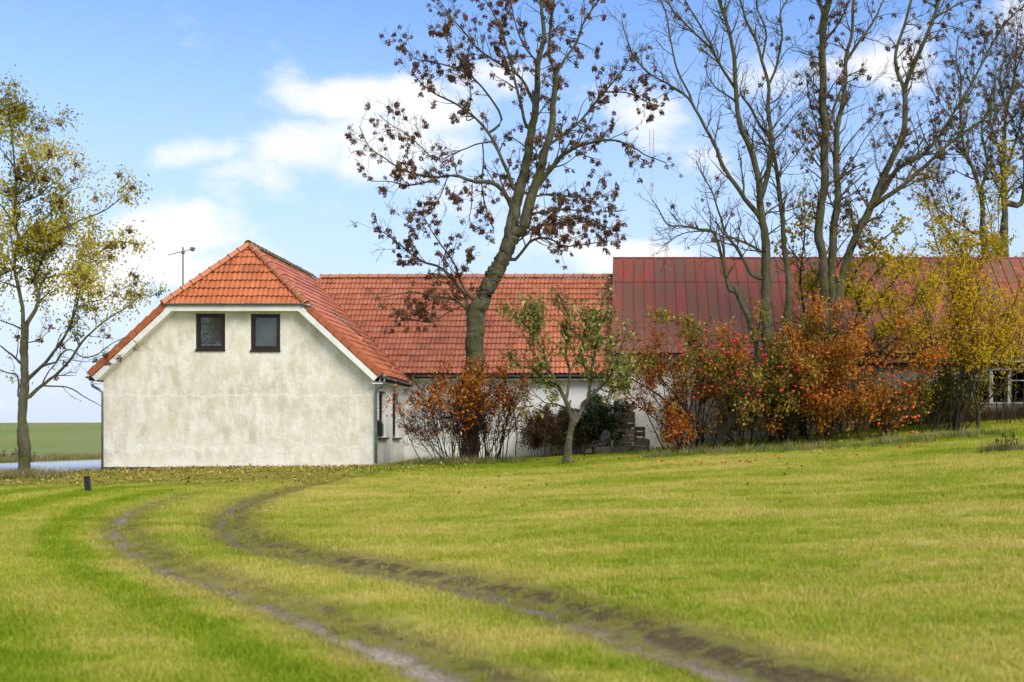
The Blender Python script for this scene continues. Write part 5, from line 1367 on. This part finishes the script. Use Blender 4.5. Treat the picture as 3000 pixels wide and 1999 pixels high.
pl.limb([(57,1092),(55,1060),(53,1000),(50,962),(53,905),(55,860),(57,800),(58,755)], 12.5, 8, YA_, 0, .35, .12, None, .8, .07)
mx = dict(leaf_lv=1, leaf_n=7.0, rmin=.005)
for L in limbsA:
    dy = L[4] if len(L) > 4 else 0; y0 = L[5] if len(L) > 5 else 0
    p_, r_ = pl.limb(L[0], L[1], L[2], YA_, dy, .6, .16, L[3], .75, 0, True); pl.kids(p_, r_, 0, ASHA, mx)
tA, trA, crA = plant_obj(pl, 'roadside_ash_tree', 'slim ash tree with yellow-green leaves beside the road at the left', 'tree', (gA[0], YA_, Hs(gA[0], YA_) - .05), M_ASH, M_ASHTWIG)
M_LEAF_A = leaf_mat('ash_leaf_yellow_green', [(0, (.26, .23, .02)), (.4, (.46, .40, .035)), (.75, (.66, .52, .045)), (1, (.68, .60, .16))], .45)
pts = np.array(pl.pts); up_h = P(0, 760, YA_).z
zz = pts[:, 2]; xx = pts[:, 0]
den = .95 * sst((zz - 3.3) / 1.4) * np.clip(1.25 - sst((xx + 15.4) / 3.0) * np.where(zz > 5.6, .45, 1.05), .12, 1) * (.55 + .8 * fbm(xx * 1.3, zz * 1.3, 77, 2)) + .03
k = pl.rg.uniform(size=len(pts)) < den
lp = pts[k]
leaves_on(tA, lp, 'leaves', (.045, .085), M_LEAF_A, 54, thin=1, per=8, spread=.15, droop=.5, val=np.clip(fbm(lp[:, 0] * 1.2, lp[:, 2] * 1.2, 79, 3) * 1.6 - .3, 0, 1), long=2.0)
kp = [p for p in pts if pl.rg.uniform() < .035 + .03 * (p[2] > 6.5)]
hang_keys(crA, kp, 55, 200, 1.0, 1.8)

# ------------------------------------------------------------------ shrubs and small trees
def shrub(seed, name, label, cat, bx, by, Y, stems, cfg, mx, bark, twig, fan, length, rad, base_w, leafs=(), up0=1.0, lean=(0, 0), keep=None, split=1):
    """many-stemmed shrub. bx,by: display pixel of its foot; fan: sideways spread of the stems"""
    pl = Plant(seed); c = P(bx, by, Y); gz_ = Hs(c.x, Y); b0 = np.array((c.x, Y, gz_))
    for i in range(stems):
        o = pl.rg.normal(0, 1, 2) * base_w; p0 = b0 + np.array((o[0], o[1] * .7, 0)); p0[2] = Hs(p0[0], p0[1]) - .05
        d = np.array((o[0] / max(base_w, .01) * .35 * fan + pl.rg.normal(0, fan) * .55 + lean[0], pl.rg.normal(0, fan) * .55 + lean[1], up0)); d /= np.linalg.norm(d)
        pl.grow(p0, d, length * pl.rg.uniform(.62, 1.05), rad * pl.rg.uniform(.6, 1.1), 0, cfg, mx)
    t, tr, cr = plant_obj(pl, name, label, cat, (b0[0], Y, gz_), bark, twig, split)
    if tr: tr.name = 'stems'
    if cr: cr.name = 'twigs'
    for (nm, size, mat, prob, per, kw) in leafs:
        p_ = np.array(pl.pts)
        if callable(prob): k = pl.rg.uniform(size=len(p_)) < prob(p_)
        else: k = pl.rg.uniform(size=len(p_)) < prob
        p_ = p_[k]
        leaves_on(t, p_, nm, size, mat, seed + 5, per=per, **kw)
    return pl, t
def cfgS(n0=0, s=.16, j0=.07, up0=.05, n1=4, l1=(.4, 1.0), a1=(20, 50), up1=.25, n2=6, l2=(.15, .5), n3=5, l3=(.08, .2), j=.14, t0=.25, upw=.3):
    n1 *= 1.35; n2 *= 1.3; n3 *= 1.2
    return [dict(s=s, j=j0, up=up0), dict(n=n1, a=a1, l=l1, up=up1, j=j, s=.1, t0=t0, rr=.6, rl=.011), dict(n=n2, a=(25, 65), l=l2, up=upw, j=j + .03, s=.07, t0=.1, rr=.65, rl=.010), dict(n=n3, a=(25, 70), l=l3, up=upw, j=j + .05, s=.05, t0=.1, rr=.7, rl=.008)]
M_LF_ORANGE = leaf_mat('leaf_orange', [(0, (.42, .06, .018)), (.3, (.62, .17, .020)), (.65, (.74, .30, .030)), (1, (.70, .45, .06))], .45)
M_LF_REDOR = leaf_mat('leaf_red_orange', [(0, (.32, .06, .02)), (.35, (.56, .13, .025)), (.7, (.70, .23, .035)), (1, (.50, .32, .05))], .4)
M_LF_OLIVE = leaf_mat('leaf_olive', [(0, (.09, .115, .02)), (.4, (.20, .21, .04)), (.75, (.38, .36, .08)), (1, (.60, .57, .24))], .38)
M_LF_BROWNY = leaf_mat('leaf_brown_yellow', [(0, (.13, .09, .016)), (.35, (.30, .20, .025)), (.7, (.50, .33, .035)), (1, (.55, .22, .03))], .38)
M_LF_YELLOW = leaf_mat('leaf_yellow', [(0, (.55, .42, .015)), (.4, (.84, .60, .020)), (.8, (.92, .62, .025)), (1, (.85, .46, .03))], .58)
M_LF_MAPLE = leaf_mat('leaf_maple', [(0, (.20, .23, .018)), (.35, (.46, .40, .02)), (.7, (.75, .56, .03)), (1, (.72, .38, .03))], .55)
M_LF_DGREEN = leaf_mat('leaf_dark_green', [(0, (.018, .032, .012)), (.5, (.042, .065, .022)), (1, (.085, .11, .04))], .2, .4)
M_LF_RUST = leaf_mat('leaf_rust', [(0, (.055, .026, .014)), (.5, (.10, .05, .026)), (1, (.17, .09, .04))], .3)
M_LF_YGREEN = leaf_mat('leaf_yellow_green_dark', [(0, (.08, .09, .014)), (.4, (.20, .19, .022)), (.8, (.38, .32, .03)), (1, (.52, .38, .04))], .4)
MX = dict(leaf_lv=1, leaf_n=5, rmin=.0048)
def band_(c, lo, hi): return sst((c - lo) / (hi - lo))
# bush with dark purple twigs and orange leaves, two of them at the foot of the leaning ash
zref = Hs(-4.8, 36.9)
def S1p(p): return np.clip(.03 + .13 * np.exp(-((p[:, 0] + 4.5) / 1.15) ** 2) * band_(p[:, 2], 1.4, 2.3) + .10 * band_(p[:, 2], 1.2, 2.2), 0, 1)
shrub(61, 'serviceberry_bush', 'low bush of bare purple twigs with orange leaves on top below the leaning ash', 'bush', 1052, 1062, 36.7, 40, cfgS(n1=5.5, l1=(.5, 1.25), n2=6.5, n3=5, a1=(15, 45)), dict(MX, leaf_n=18.4), M_PURPLE, M_PURPLE, .56, 2.6, .016, .42, [('leaves', (.045, .085), M_LF_ORANGE, S1p, 3, dict(spread=0.07))], 1.0, (-.10, 0))
def S1q(p): return np.clip(.04 + .24 * band_(p[:, 2], 1.4, 2.2), 0, 1)
shrub(62, 'serviceberry_bush', 'upright dark-stemmed bush with thin orange foliage right of the leaning ash trunk', 'bush', 1128, 1060, 36.5, 22, cfgS(n1=4.2, l1=(.4, 1.1), n2=5.5, n3=4.5, a1=(15, 42)), dict(MX, leaf_n=18.4), M_DARKBARK, M_PURPLE, .28, 2.85, .022, .30, [('leaves', (.045, .085), M_LF_ORANGE, S1q, 3, dict(spread=0.07))], 1.0, (.03, 0))
# rusty beech and dark evergreen behind the apple tree
full = dict(MX, leaf_n=31.6)
shrub(63, 'beech_bush', 'dense rusty brown bush against the white wing wall', 'bush', 1268, 1046, 40.4, 26, cfgS(n1=7, l1=(.3, .7), n2=8, n3=6), dict(MX, leaf_n=31.6), M_BROWNTWIG, M_BROWNTWIG, .38, 1.5, .014, .3, [('leaves', (.03, .06), M_LF_RUST, .55, 3, dict(spread=0.07))], 1.0, (.10, 0))
shrub(64, 'evergreen_bush', 'dark green evergreen bush filling the corner beside the barn door', 'bush', 1338, 1044, 40.6, 30, cfgS(n1=7, l1=(.35, .8), n2=8, n3=6), dict(MX, leaf_n=52.7), M_DARKBARK, M_DARKBARK, .34, 1.75, .016, .38, [('leaves', (.045, .08), M_LF_DGREEN, .55, 2, dict(spread=.04))], 1.0, (0, .05))
# apple tree with pale olive leaves and grey trunk
def tree_px(seed, name, label, Y, foot, limbs, cfg, mx, bark, twig, leafs, cat='tree', trunk=None):
    pl = Plant(seed)
    if trunk: pl.limb(trunk[0], trunk[1], trunk[2], Y, 0, .6, .1, None, .8, .05)
    for L in limbs:
        dy = L[3] if len(L) > 3 else pl.rg.uniform(-.7, .7)
        p_, r_ = pl.limb(L[0], L[1], L[2], Y, dy, .8, .12, None, .8, 0, True); pl.kids(p_, r_, 0, cfg, mx)
    f = P(foot[0], foot[1], Y); t, tr, cr = plant_obj(pl, name, label, cat, (f.x, Y, Hs(f.x, Y)), bark, twig)
    p_ = np.array(pl.pts)
    for (nm, size, mat, prob, per, kw) in leafs:
        k = pl.rg.uniform(size=len(p_)) < (prob(p_) if callable(prob) else prob)
        leaves_on(t, p_[k], nm, size, mat, seed + 5, per=per, **kw)
    return pl, t
gY = ground_px(1300, 1068)[1]
AP = cfgS(n1=6.5, l1=(.35, 1.0), a1=(25, 60), up1=.5, n2=5, l2=(.15, .5), n3=4.5, upw=.5)
def APp(p): return np.clip(.5 + .45 * (fbm(p[:, 0] * 1.6, p[:, 2] * 1.6, 91, 2) - .5) * 3, .05, 1)
tree_px(65, 'apple_tree', 'small apple tree with grey trunk and sparse olive green leaves standing free on the lawn', gY, (1300, 1068),
  [([(1316,970),(1302,925),(1285,890),(1262,850),(1245,800),(1210,750),(1170,712)], 6.5, 1.0, -.6), ([(1318,975),(1338,940),(1355,900),(1360,850),(1372,790),(1380,720),(1385,685)], 7, 1.0, .5), ([(1300,920),(1310,860),(1300,800),(1310,740),(1290,690)], 4, 1.0, .3), ([(1345,925),(1380,890),(1410,850),(1425,800),(1440,760)], 4, .9, -.5),
   ([(1285,890),(1255,880),(1225,850),(1190,840),(1165,800)], 3, .8, .6), ([(1360,870),(1335,820),(1345,760),(1340,710)], 3.4, .9, -.4), ([(1265,855),(1240,830),(1215,790),(1225,740),(1215,700)], 2.6, .8, -.3), ([(1375,890),(1400,900),(1430,870),(1455,850)], 2.4, .8, .4), ([(1310,945),(1280,930),(1250,925),(1225,900)], 2.6, .8, .3), ([(1350,920),(1380,930),(1400,910)], 2.2, .8, -.4)],
  AP, dict(MX, leaf_n=21.1), M_ASH, M_BROWNTWIG, [('leaves', (.055, .10), M_LF_OLIVE, APp, 3, dict(spread=0.09, droop=.5)), ('orange_leaves', (.05, .09), M_LF_ORANGE, lambda p: .30 * (p[:, 2] < 1.75), 3, dict(spread=0.07))],
  trunk=([(1299,1072),(1303,1040),(1308,1005),(1318,965),(1322,950)], 9.5, 7))
# orange-red thicket left of the red apple tree
def S3p(p): return np.clip(.15 + .9 * (fbm(p[:, 0] * 2.2, p[:, 2] * 1.2, 93, 2) > .52), 0, 1)
shrub(66, 'serviceberry_bush', 'thin orange-red bush in front of the crate stack', 'bush', 1552, 1048, 36.9, 15, cfgS(t0=.06, n1=4, l1=(.3, .8), n2=5, n3=4), dict(MX, leaf_n=21.1), M_BROWNTWIG, M_PURPLE, .17, 1.5, .014, .18, [('leaves', (.04, .075), M_LF_REDOR, S3p, 3, dict(spread=0.07))])
def S3u(p): return np.clip(.85 * (fbm(p[:, 0] * 1.7, p[:, 2] * 1.0, 94, 2) > .46) + .16, 0, 1)
shrub(67, 'plum_tree', 'twiggy small tree with reddish shoots and orange leaves before the barn roof', 'tree', 1590, 1044, 38.2, 20, cfgS(n1=3.6, l1=(.5, 1.3), n2=5, n3=4, a1=(20, 55), t0=.35), dict(MX, leaf_n=15.8), M_DARKBARK, M_PURPLE, .46, 3.9, .028, .38, [('leaves', (.045, .08), M_LF_REDOR, S3u, 3, dict(spread=0.07))], 1.0, (-.12, 0))
# red apple tree
APR = cfgS(n1=5.4, l1=(.35, .95), a1=(25, 65), up1=.1, n2=5.5, l2=(.15, .5), n3=4.5, upw=.1)
YR = 37.2
plR, tR = tree_px(68, 'red_apple_tree', 'crooked old apple tree hung with deep red apples', YR, (1592, 1044),
  [([(1588,985),(1570,955),(1540,930),(1510,905),(1475,885),(1450,870)], 4.5, 1.0, -.4), ([(1585,960),(1590,915),(1600,870),(1605,815),(1590,770)], 4.2, .9, .4), ([(1580,950),(1545,900),(1520,870),(1490,830),(1465,800)], 3.4, .8, .5),
   ([(1660,1000),(1690,960),(1700,915),(1690,860),(1670,810),(1650,770)], 6, .9, -.5), ([(1695,935),(1740,900),(1780,850),(1800,800),(1820,760)], 4.5, .9, .5), ([(1700,920),(1720,850),(1740,800),(1745,750),(1750,715)], 4, .9, -.6),
   ([(1690,870),(1640,850),(1610,830),(1580,820)], 2.8, .8, -.7), ([(1740,900),(1800,890),(1850,860),(1880,830)], 3, .8, -.4), ([(1690,800),(1730,785),(1790,790),(1840,820),(1870,860)], 2.0, .7, -.9), ([(1700,880),(1740,870),(1780,890),(1810,930)], 2.2, .7, -.8), ([(1670,830),(1700,840),(1720,880),(1725,930)], 1.8, .7, -.9), ([(1750,760),(1800,740),(1850,750),(1900,790)], 2.4, .7, .4), ([(1640,790),(1610,760),(1560,740),(1520,735)], 2.0, .7, .3)],
  APR, dict(MX, leaf_n=21.1), M_DARKBARK, M_BROWNTWIG, [('leaves', (.05, .095), M_LF_BROWNY, lambda p: np.where(p[:, 0] < -2.0, .22, .46), 3, dict(spread=0.09, droop=.5)), ('olive_leaves', (.05, .09), M_LF_OLIVE, lambda p: np.where(p[:, 0] < -2.0, .05, .28), 3, dict(spread=0.11, droop=.5))],
  trunk=([(1594,1046),(1590,1010),(1588,980),(1582,945)], 8, 5.5))
pl2 = Plant(69); pl2.limb([(1638,1046),(1655,1010),(1665,985),(1690,950),(1700,925)], 9, 6, YR, 0, .7, .1, None, .8, .05)
w_ = pl2.wood(); o = obj('trunk', np_mesh('trunk', w_[0], w_[1], M_DARKBARK, True), tR); o.matrix_parent_inverse = Matrix.Translation(-tR.location)
# apples: each one a child of its tree
def apple_mesh(mat):
    bm = bmesh.new(); bmesh.ops.create_uvsphere(bm, u_segments=10, v_segments=7, radius=.043)
    for v in bm.verts:
        r = math.hypot(v.co.x, v.co.y); k = math.exp(-(r / .018) ** 2)
        v.co.z *= .92; v.co.z -= (1 if v.co.z > 0 else -.6) * .014 * k; s_ = 1 + .10 * (v.co.z / .04); v.co.x *= s_; v.co.y *= s_
    me = bpy.data.meshes.new('apple'); bm.to_mesh(me); bm.free(); me.materials.append(mat); me.polygons.foreach_set('use_smooth', [True] * len(me.polygons)); return me
def apple_mat(name, a, b, c_):
    m = Mat(name, .28, .5); c = m.mix(m.rnd(), a, b); c = m.mix(m.ramp(m.noise(18, 4, .6), [(.55, 0.0), (.72, .6)]), c, c_); m.col(c); return m.m
A_RED = apple_mesh(apple_mat('apple_red', (.30, .010, .018), (.50, .03, .028), (.60, .16, .05)))
A_ORG = apple_mesh(apple_mat('apple_orange_red', (.55, .05, .02), (.66, .14, .03), (.70, .36, .06)))
def hang_apples(t, px_list, Y, me, seed, inv=True):
    r = random.Random(seed)
    for (x, y) in px_list:
        o = bpy.data.objects.new('apple', me); o.location = P(x, y, Y + r.uniform(-.75, .1)); s_ = r.uniform(1.0, 1.4); o.scale = (s_,) * 3; o.rotation_euler = (r.uniform(-.4, .4), r.uniform(-.4, .4), r.uniform(0, 6)); COL.objects.link(o)
        o.parent = t; o.matrix_parent_inverse = Matrix.Translation(-t.location)
Z3 = .26513  # crop of the red apple tree: display pixels per crop pixel
red = [(590,565),(655,562),(540,635),(612,665),(725,600),(790,603),(822,560),(827,500),(822,637),(838,618),(878,652),(735,695),(788,665),(757,575),(800,358),(897,485),(940,530),(955,545),(985,545),(1012,543),(1002,452),(1038,445),(1065,432),(1045,498),(1142,420),(1078,392),(1040,370),(1125,525),(1158,485),(1190,488),(1160,555),(1182,572),(1165,600),(1163,620),(1270,515),(1283,568),(1308,566),(1300,610),(1313,598),(1283,652),(1385,468),(1210,690),(1058,715),(1075,735),(1095,740),(1065,740),(1042,790),(1005,808),(1098,838),(1145,828),(1158,862),(1158,905),(1228,877),(1257,874),(1240,913),(1312,805),(1100,950),(1255,963),(1288,1003),(1115,1035),(685,932),(778,847),(843,838),(825,875),(918,853),(725,895),(1420,668),(1448,668),(1540,672),(1570,705),(1590,695),(1627,730),(1568,836),(1440,875),(1455,865),(1480,735),(1550,880),(1625,850),(950,637),(805,730),(680,487)]
hang_apples(tR, [(1411.8 + x * Z3, 666.7 + y * Z3) for x, y in red], YR - .95, A_RED, 5)
# yellow-brown bush right of the red apple tree
shrub(71, 'hawthorn_bush', 'brownish yellow leafy bush right of the red apples', 'bush', 1760, 1036, 38.0, 26, cfgS(t0=.06, n1=4.6, l1=(.4, 1.0), n2=5.5, n3=4.5), dict(MX, leaf_n=21.1), M_DARKBARK, M_BROWNTWIG, .46, 3.5, .022, .75, [('leaves', (.045, .085), M_LF_BROWNY, .27, 3, dict(spread=0.09))], 1.0, (.05, 0))
shrub(72, 'hawthorn_bush', 'low dark yellow-green bush under the tall ash stems', 'bush', 1850, 1030, 38.8, 24, cfgS(t0=.06, n1=4.6, l1=(.4, 1.0), n2=5.5, n3=4.5), dict(MX, leaf_n=21.1), M_DARKBARK, M_BROWNTWIG, .46, 3.6, .022, .8, [('leaves', (.045, .09), M_LF_YGREEN, .30, 3, dict(spread=0.09))])
# orange bush with orange-red apples
def S5p(p): return np.clip(.12 + .46 * (fbm(p[:, 0] * 1.5, p[:, 2] * 1.5, 95, 2) > .47), 0, 1)
plO, tO = shrub(73, 'serviceberry_bush', 'tall bright orange bush in front of the grey barn wall', 'bush', 1930, 1034, 37.0, 26, cfgS(t0=.06, n1=4.6, l1=(.4, 1.05), n2=5.5, n3=4.5, a1=(18, 50)), dict(MX, leaf_n=21.1), M_BROWNTWIG, M_BROWNTWIG, .40, 4.2, .022, .75, [('leaves', (.045, .085), M_LF_ORANGE, S5p, 3, dict(spread=0.09))])
plC, tC = shrub(74, 'crab_apple_tree', 'low crab apple with orange-red fruit at the right of the orange bush', 'tree', 2035, 1022, 37.2, 13, cfgS(t0=.06, n1=4.2, l1=(.4, .95), n2=5, n3=4.2, up1=.05, upw=.05), dict(MX, leaf_n=15.8), M_BROWNTWIG, M_BROWNTWIG, .50, 2.0, .02, .25, [('leaves', (.045, .085), M_LF_REDOR, .30, 3, dict(spread=0.09)), ('olive_leaves', (.045, .08), M_LF_OLIVE, .16, 3, dict(spread=0.09))], .9)
K8 = .784333 / 1.96
org = [(527,915),(575,915),(480,950),(447,937),(445,1022),(473,1035),(565,1015),(595,1030),(622,988),(648,1013),(665,1065),(632,1083),(655,1080),(640,1100),(685,1028),(710,1042),(730,1058),(722,1097),(783,1137),(823,1195),(560,1170),(652,1180),(686,1172),(680,1222),(695,1220),(745,1222),(765,1215),(537,1258),(730,1308),(660,965),(460,1110),(430,1045),(735,1165),(203,1087),(202,1110),(185,1100),(142,1095),(370,1076),(345,1075)]
hang_apples(tC, [(1804 + x * K8, 470.6 + y * K8) for x, y in org], 36.6, A_ORG, 6)
# yellow maple behind the tall ash stems
def maple_p(p): return np.clip(.40 * (fbm(p[:, 0] * 1.3, p[:, 2] * 1.3, 96, 2) > .45) + .06, 0, 1)
tree_px(75, 'maple_tree', 'slanting maple with yellow-green leaves behind the ash stems', 40.6, (1850, 1000),
  [([(1860,900),(1930,790),(2000,710),(2060,640),(2110,560)], 5, .9, .3), ([(1850,930),(1920,850),(2010,780),(2080,720),(2130,650)], 5, .9, -.5), ([(1840,900),(1880,780),(1930,690),(1990,590),(2040,540),(2090,510)], 5, .9, .5), ([(1840,860),(1850,760),(1840,640),(1850,520),(1845,440)], 4, .8, .3), ([(1870,800),(1870,680),(1900,580),(1930,520)], 4, .9, -.4), ([(1930,850),(2010,820),(2080,760),(2120,740)], 4, .9, .6), ([(1850,620),(1810,560),(1790,500)], 2, .7, .3), ([(1960,760),(1990,660),(2040,600)], 3, .8, -.3), ([(1900,640),(1960,560),(1990,500)], 2.4, .8, .5), ([(2000,720),(2060,690),(2110,690)], 2.4, .8, .5)],
  cfgS(n1=5.0, l1=(.4, 1.2), a1=(25, 60), up1=.3, n2=5.5, l2=(.2, .5), n3=3.0), dict(MX, leaf_n=18.6), M_DARKBARK, M_DARKBARK, [('leaves', (.065, .11), M_LF_MAPLE, maple_p, 3, dict(spread=0.14, droop=.6, long=1.15))],
  trunk=([(1845,1010),(1842,950),(1840,880)], 10, 7))
# big yellow vase-shaped bush at the right
def S6p(p): return np.clip(.07 + .38 * band_(p[:, 2], 2.2, 3.6) + .25 * (fbm(p[:, 0] * 1.4, p[:, 2] * 1.4, 97, 2) - .4), .05, 1)
shrub(76, 'forsythia_bush', 'tall vase-shaped bush with bright yellow leaves before the barn at the right', 'bush', 2178, 1004, 37.8, 26, cfgS(n1=3.3, l1=(.6, 1.6), a1=(14, 38), up1=.15, n2=4.4, l2=(.25, .75), n3=3.6, t0=.3), dict(MX, leaf_n=15.8), M_DARKBARK, M_BROWNTWIG, .30, 6.2, .028, .30, [('leaves', (.045, .08), M_LF_YELLOW, S6p, 3, dict(spread=0.09, droop=.2))], 1.0, (.16, 0))
shrub(77, 'forsythia_bush', 'arching yellow bush beside the barn windows at the right edge', 'bush', 2330, 965, 39.5, 12, cfgS(t0=.55, n1=3.4, l1=(.5, 1.3), a1=(14, 40), n2=4.6, l2=(.2, .6), n3=4), dict(MX, leaf_n=18.4), M_BROWNTWIG, M_BROWNTWIG, .30, 4.0, .022, .3, [('leaves', (.04, .075), M_LF_YELLOW, lambda p: np.where(p[:, 2] > 3.5, .5, 0.0), 3, dict(spread=0.09, droop=.2))], 1.0, (.02, 0))
shrub(78, 'hedge_bush', 'dark yellow-green undergrowth at the foot of the yellow bush', 'bush', 2160, 1000, 38.8, 26, cfgS(n1=5, l1=(.3, .8), n2=6, n3=4.5), dict(MX, leaf_n=26.4), M_DARKBARK, M_DARKBARK, .45, 1.7, .016, .55, [('leaves', (.045, .085), M_LF_YGREEN, .6, 3, dict(spread=0.09))])
# yellow tree behind the barn on the right
shrub(79, 'birch_tree', 'yellow-leaved tree behind the barn roof at the far right', 'tree', 2325, 930, 48.0, 14, cfgS(n1=2.6, l1=(.6, 1.6), n2=4, l2=(.3, .8), n3=3.4, t0=.4), dict(MX, leaf_n=15.8), M_BROWNTWIG, M_BROWNTWIG, .20, 10.8, .05, .6, [('leaves', (.06, .11), M_LF_MAPLE, lambda p: np.where(p[:, 2] > 6.4, .5, .08), 3, dict(spread=0.11))], 1.0, (.03, 0))
# young tree with one long branch, right
YS_ = 37.4
tree_px(80, 'sapling', 'thin dark sapling with one long branch reaching right below the barn windows', YS_, (2245, 1003),
  [([(2247,940),(2238,900),(2238,850),(2230,800),(2240,770)], 2.6, .9, .2), ([(2246,950),(2270,920),(2300,890),(2330,862),(2365,845)], 3.4, 1.4, -.4), ([(2300,890),(2330,885),(2365,905)], 1.4, .7, -.2), ([(2246,945),(2225,915),(2190,895),(2160,890)], 1.6, .7, -.2)],
  cfgS(n1=3.0, l1=(.25, .7), n2=4, n3=3), dict(MX, leaf_n=10.5), M_DARKBARK, M_BROWNTWIG, [('leaves', (.04, .075), M_LF_YGREEN, .35, 3, dict(spread=0.07))], trunk=([(2245,1006),(2246,980),(2247,940)], 5, 4))
# dead garden plant on the lawn at the right
gW = ground_px(2318, 1041)
shrub(81, 'dead_plant', 'withered brown garden plant standing in the lawn at the right', 'plant', 2318, 1041, gW[1], 12, cfgS(n1=4, l1=(.08, .22), n2=5, l2=(.05, .12), n3=2, l3=(.03, .06), t0=.5), dict(MX, leaf_n=58.0), M_BROWNTWIG, M_BROWNTWIG, .22, .55, .007, .14, [('leaves', (.025, .05), M_LF_RUST, .8, 1, dict(spread=.02, droop=.9))], 1.0, (0, 0))
m = Mat('straw', .8, .2); m.col((.55, .50, .30)); M_STRAW = m.m
# small dark bush on the far road verge
shrub(82, 'verge_bush', 'small dark reddish bush on the far verge behind the roadside tree', 'bush', 40, 1052, 52.0, 12, cfgS(n1=6, l1=(.15, .4), n2=7, l2=(.1, .25), n3=4), dict(MX, leaf_n=36.9), M_PURPLE, M_PURPLE, .6, .6, .01, .3, [('leaves', (.03, .06), M_LF_RUST, .6, 1, dict(spread=.03))])

# ------------------------------------------------------------------ windfall apples and fallen leaves
fr = random.Random(9)
fall = [(1512,1061),(1521,1065),(1568,1063),(1600,1066),(1612,1069),(1660,1068),(1668,1069),(1690,1066),(1716,1065),(1714,1067),(1738,1063),(1780,1052),(1790,1057),(2085,1030),(2095,1025),(2106,1025),(2122,1022),(2070,1032),(1375,1075),(1352,1071),(2152,1017),(1545,1071)]
for (x, y) in fall:
    gx_, gy_ = ground_px(x, y); me = A_RED if fr.random() < .35 else A_ORG
    o = obj('fallen_apple', me, None, (gx_, gy_, Hs(gx_, gy_) + .05)); s_ = fr.uniform(.8, 1.1); o.scale = (s_,) * 3; o.rotation_euler = (fr.uniform(-1.5, 1.5), fr.uniform(-1.5, 1.5), 0)
    cl = 'red' if me is A_RED else 'orange-red'
    wh = 'beside the free-standing apple tree' if x < 1450 else 'in front of the thin orange-red bush' if x < 1590 else 'left of centre below the red apple tree' if x < 1640 else 'right below the red apple tree' if x < 1725 else 'in front of the brownish yellow bush' if x < 1900 else 'at the foot of the crab apple'
    tag(o, '%s windfall apple on the grass %s' % (cl, wh), 'apple', 'windfall apples on the lawn')
M_LF_FALL = leaf_mat('fallen_leaf', [(0, (.10, .06, .025)), (.4, (.26, .16, .04)), (.75, (.46, .36, .08)), (1, (.58, .48, .14))], .15, .7)
r = np.random.RandomState(12)
fx, fy = [], []
for (n_, x0, x1, y0, y1) in ((2600, -16.3, -7.0, 27.5, 36.5), (500, -8, -4, 31, 36.3), (420, -3, 9, 34, 37.5), (160, -8, 6, 18, 33)):
    fx.append(r.uniform(x0, x1, n_)); fy.append(y1 - (y1 - y0) * r.uniform(0, 1, n_) ** 1.6)
fx, fy = np.concatenate(fx), np.concatenate(fy); fk = fx > -16.6
fx, fy = fx[fk], fy[fk]
fp = np.column_stack([fx, fy, H(fx, fy) + r.uniform(.025, .06, len(fx))])
o = obj('fallen_leaves', leaf_cloud('fallen_leaves', fp, (.05, .11), M_LF_FALL, 13, spread=.01, droop=.0)); tag(o, 'scattered yellow and brown fallen leaves on the lawn near the gable', 'leaves', kind='stuff')
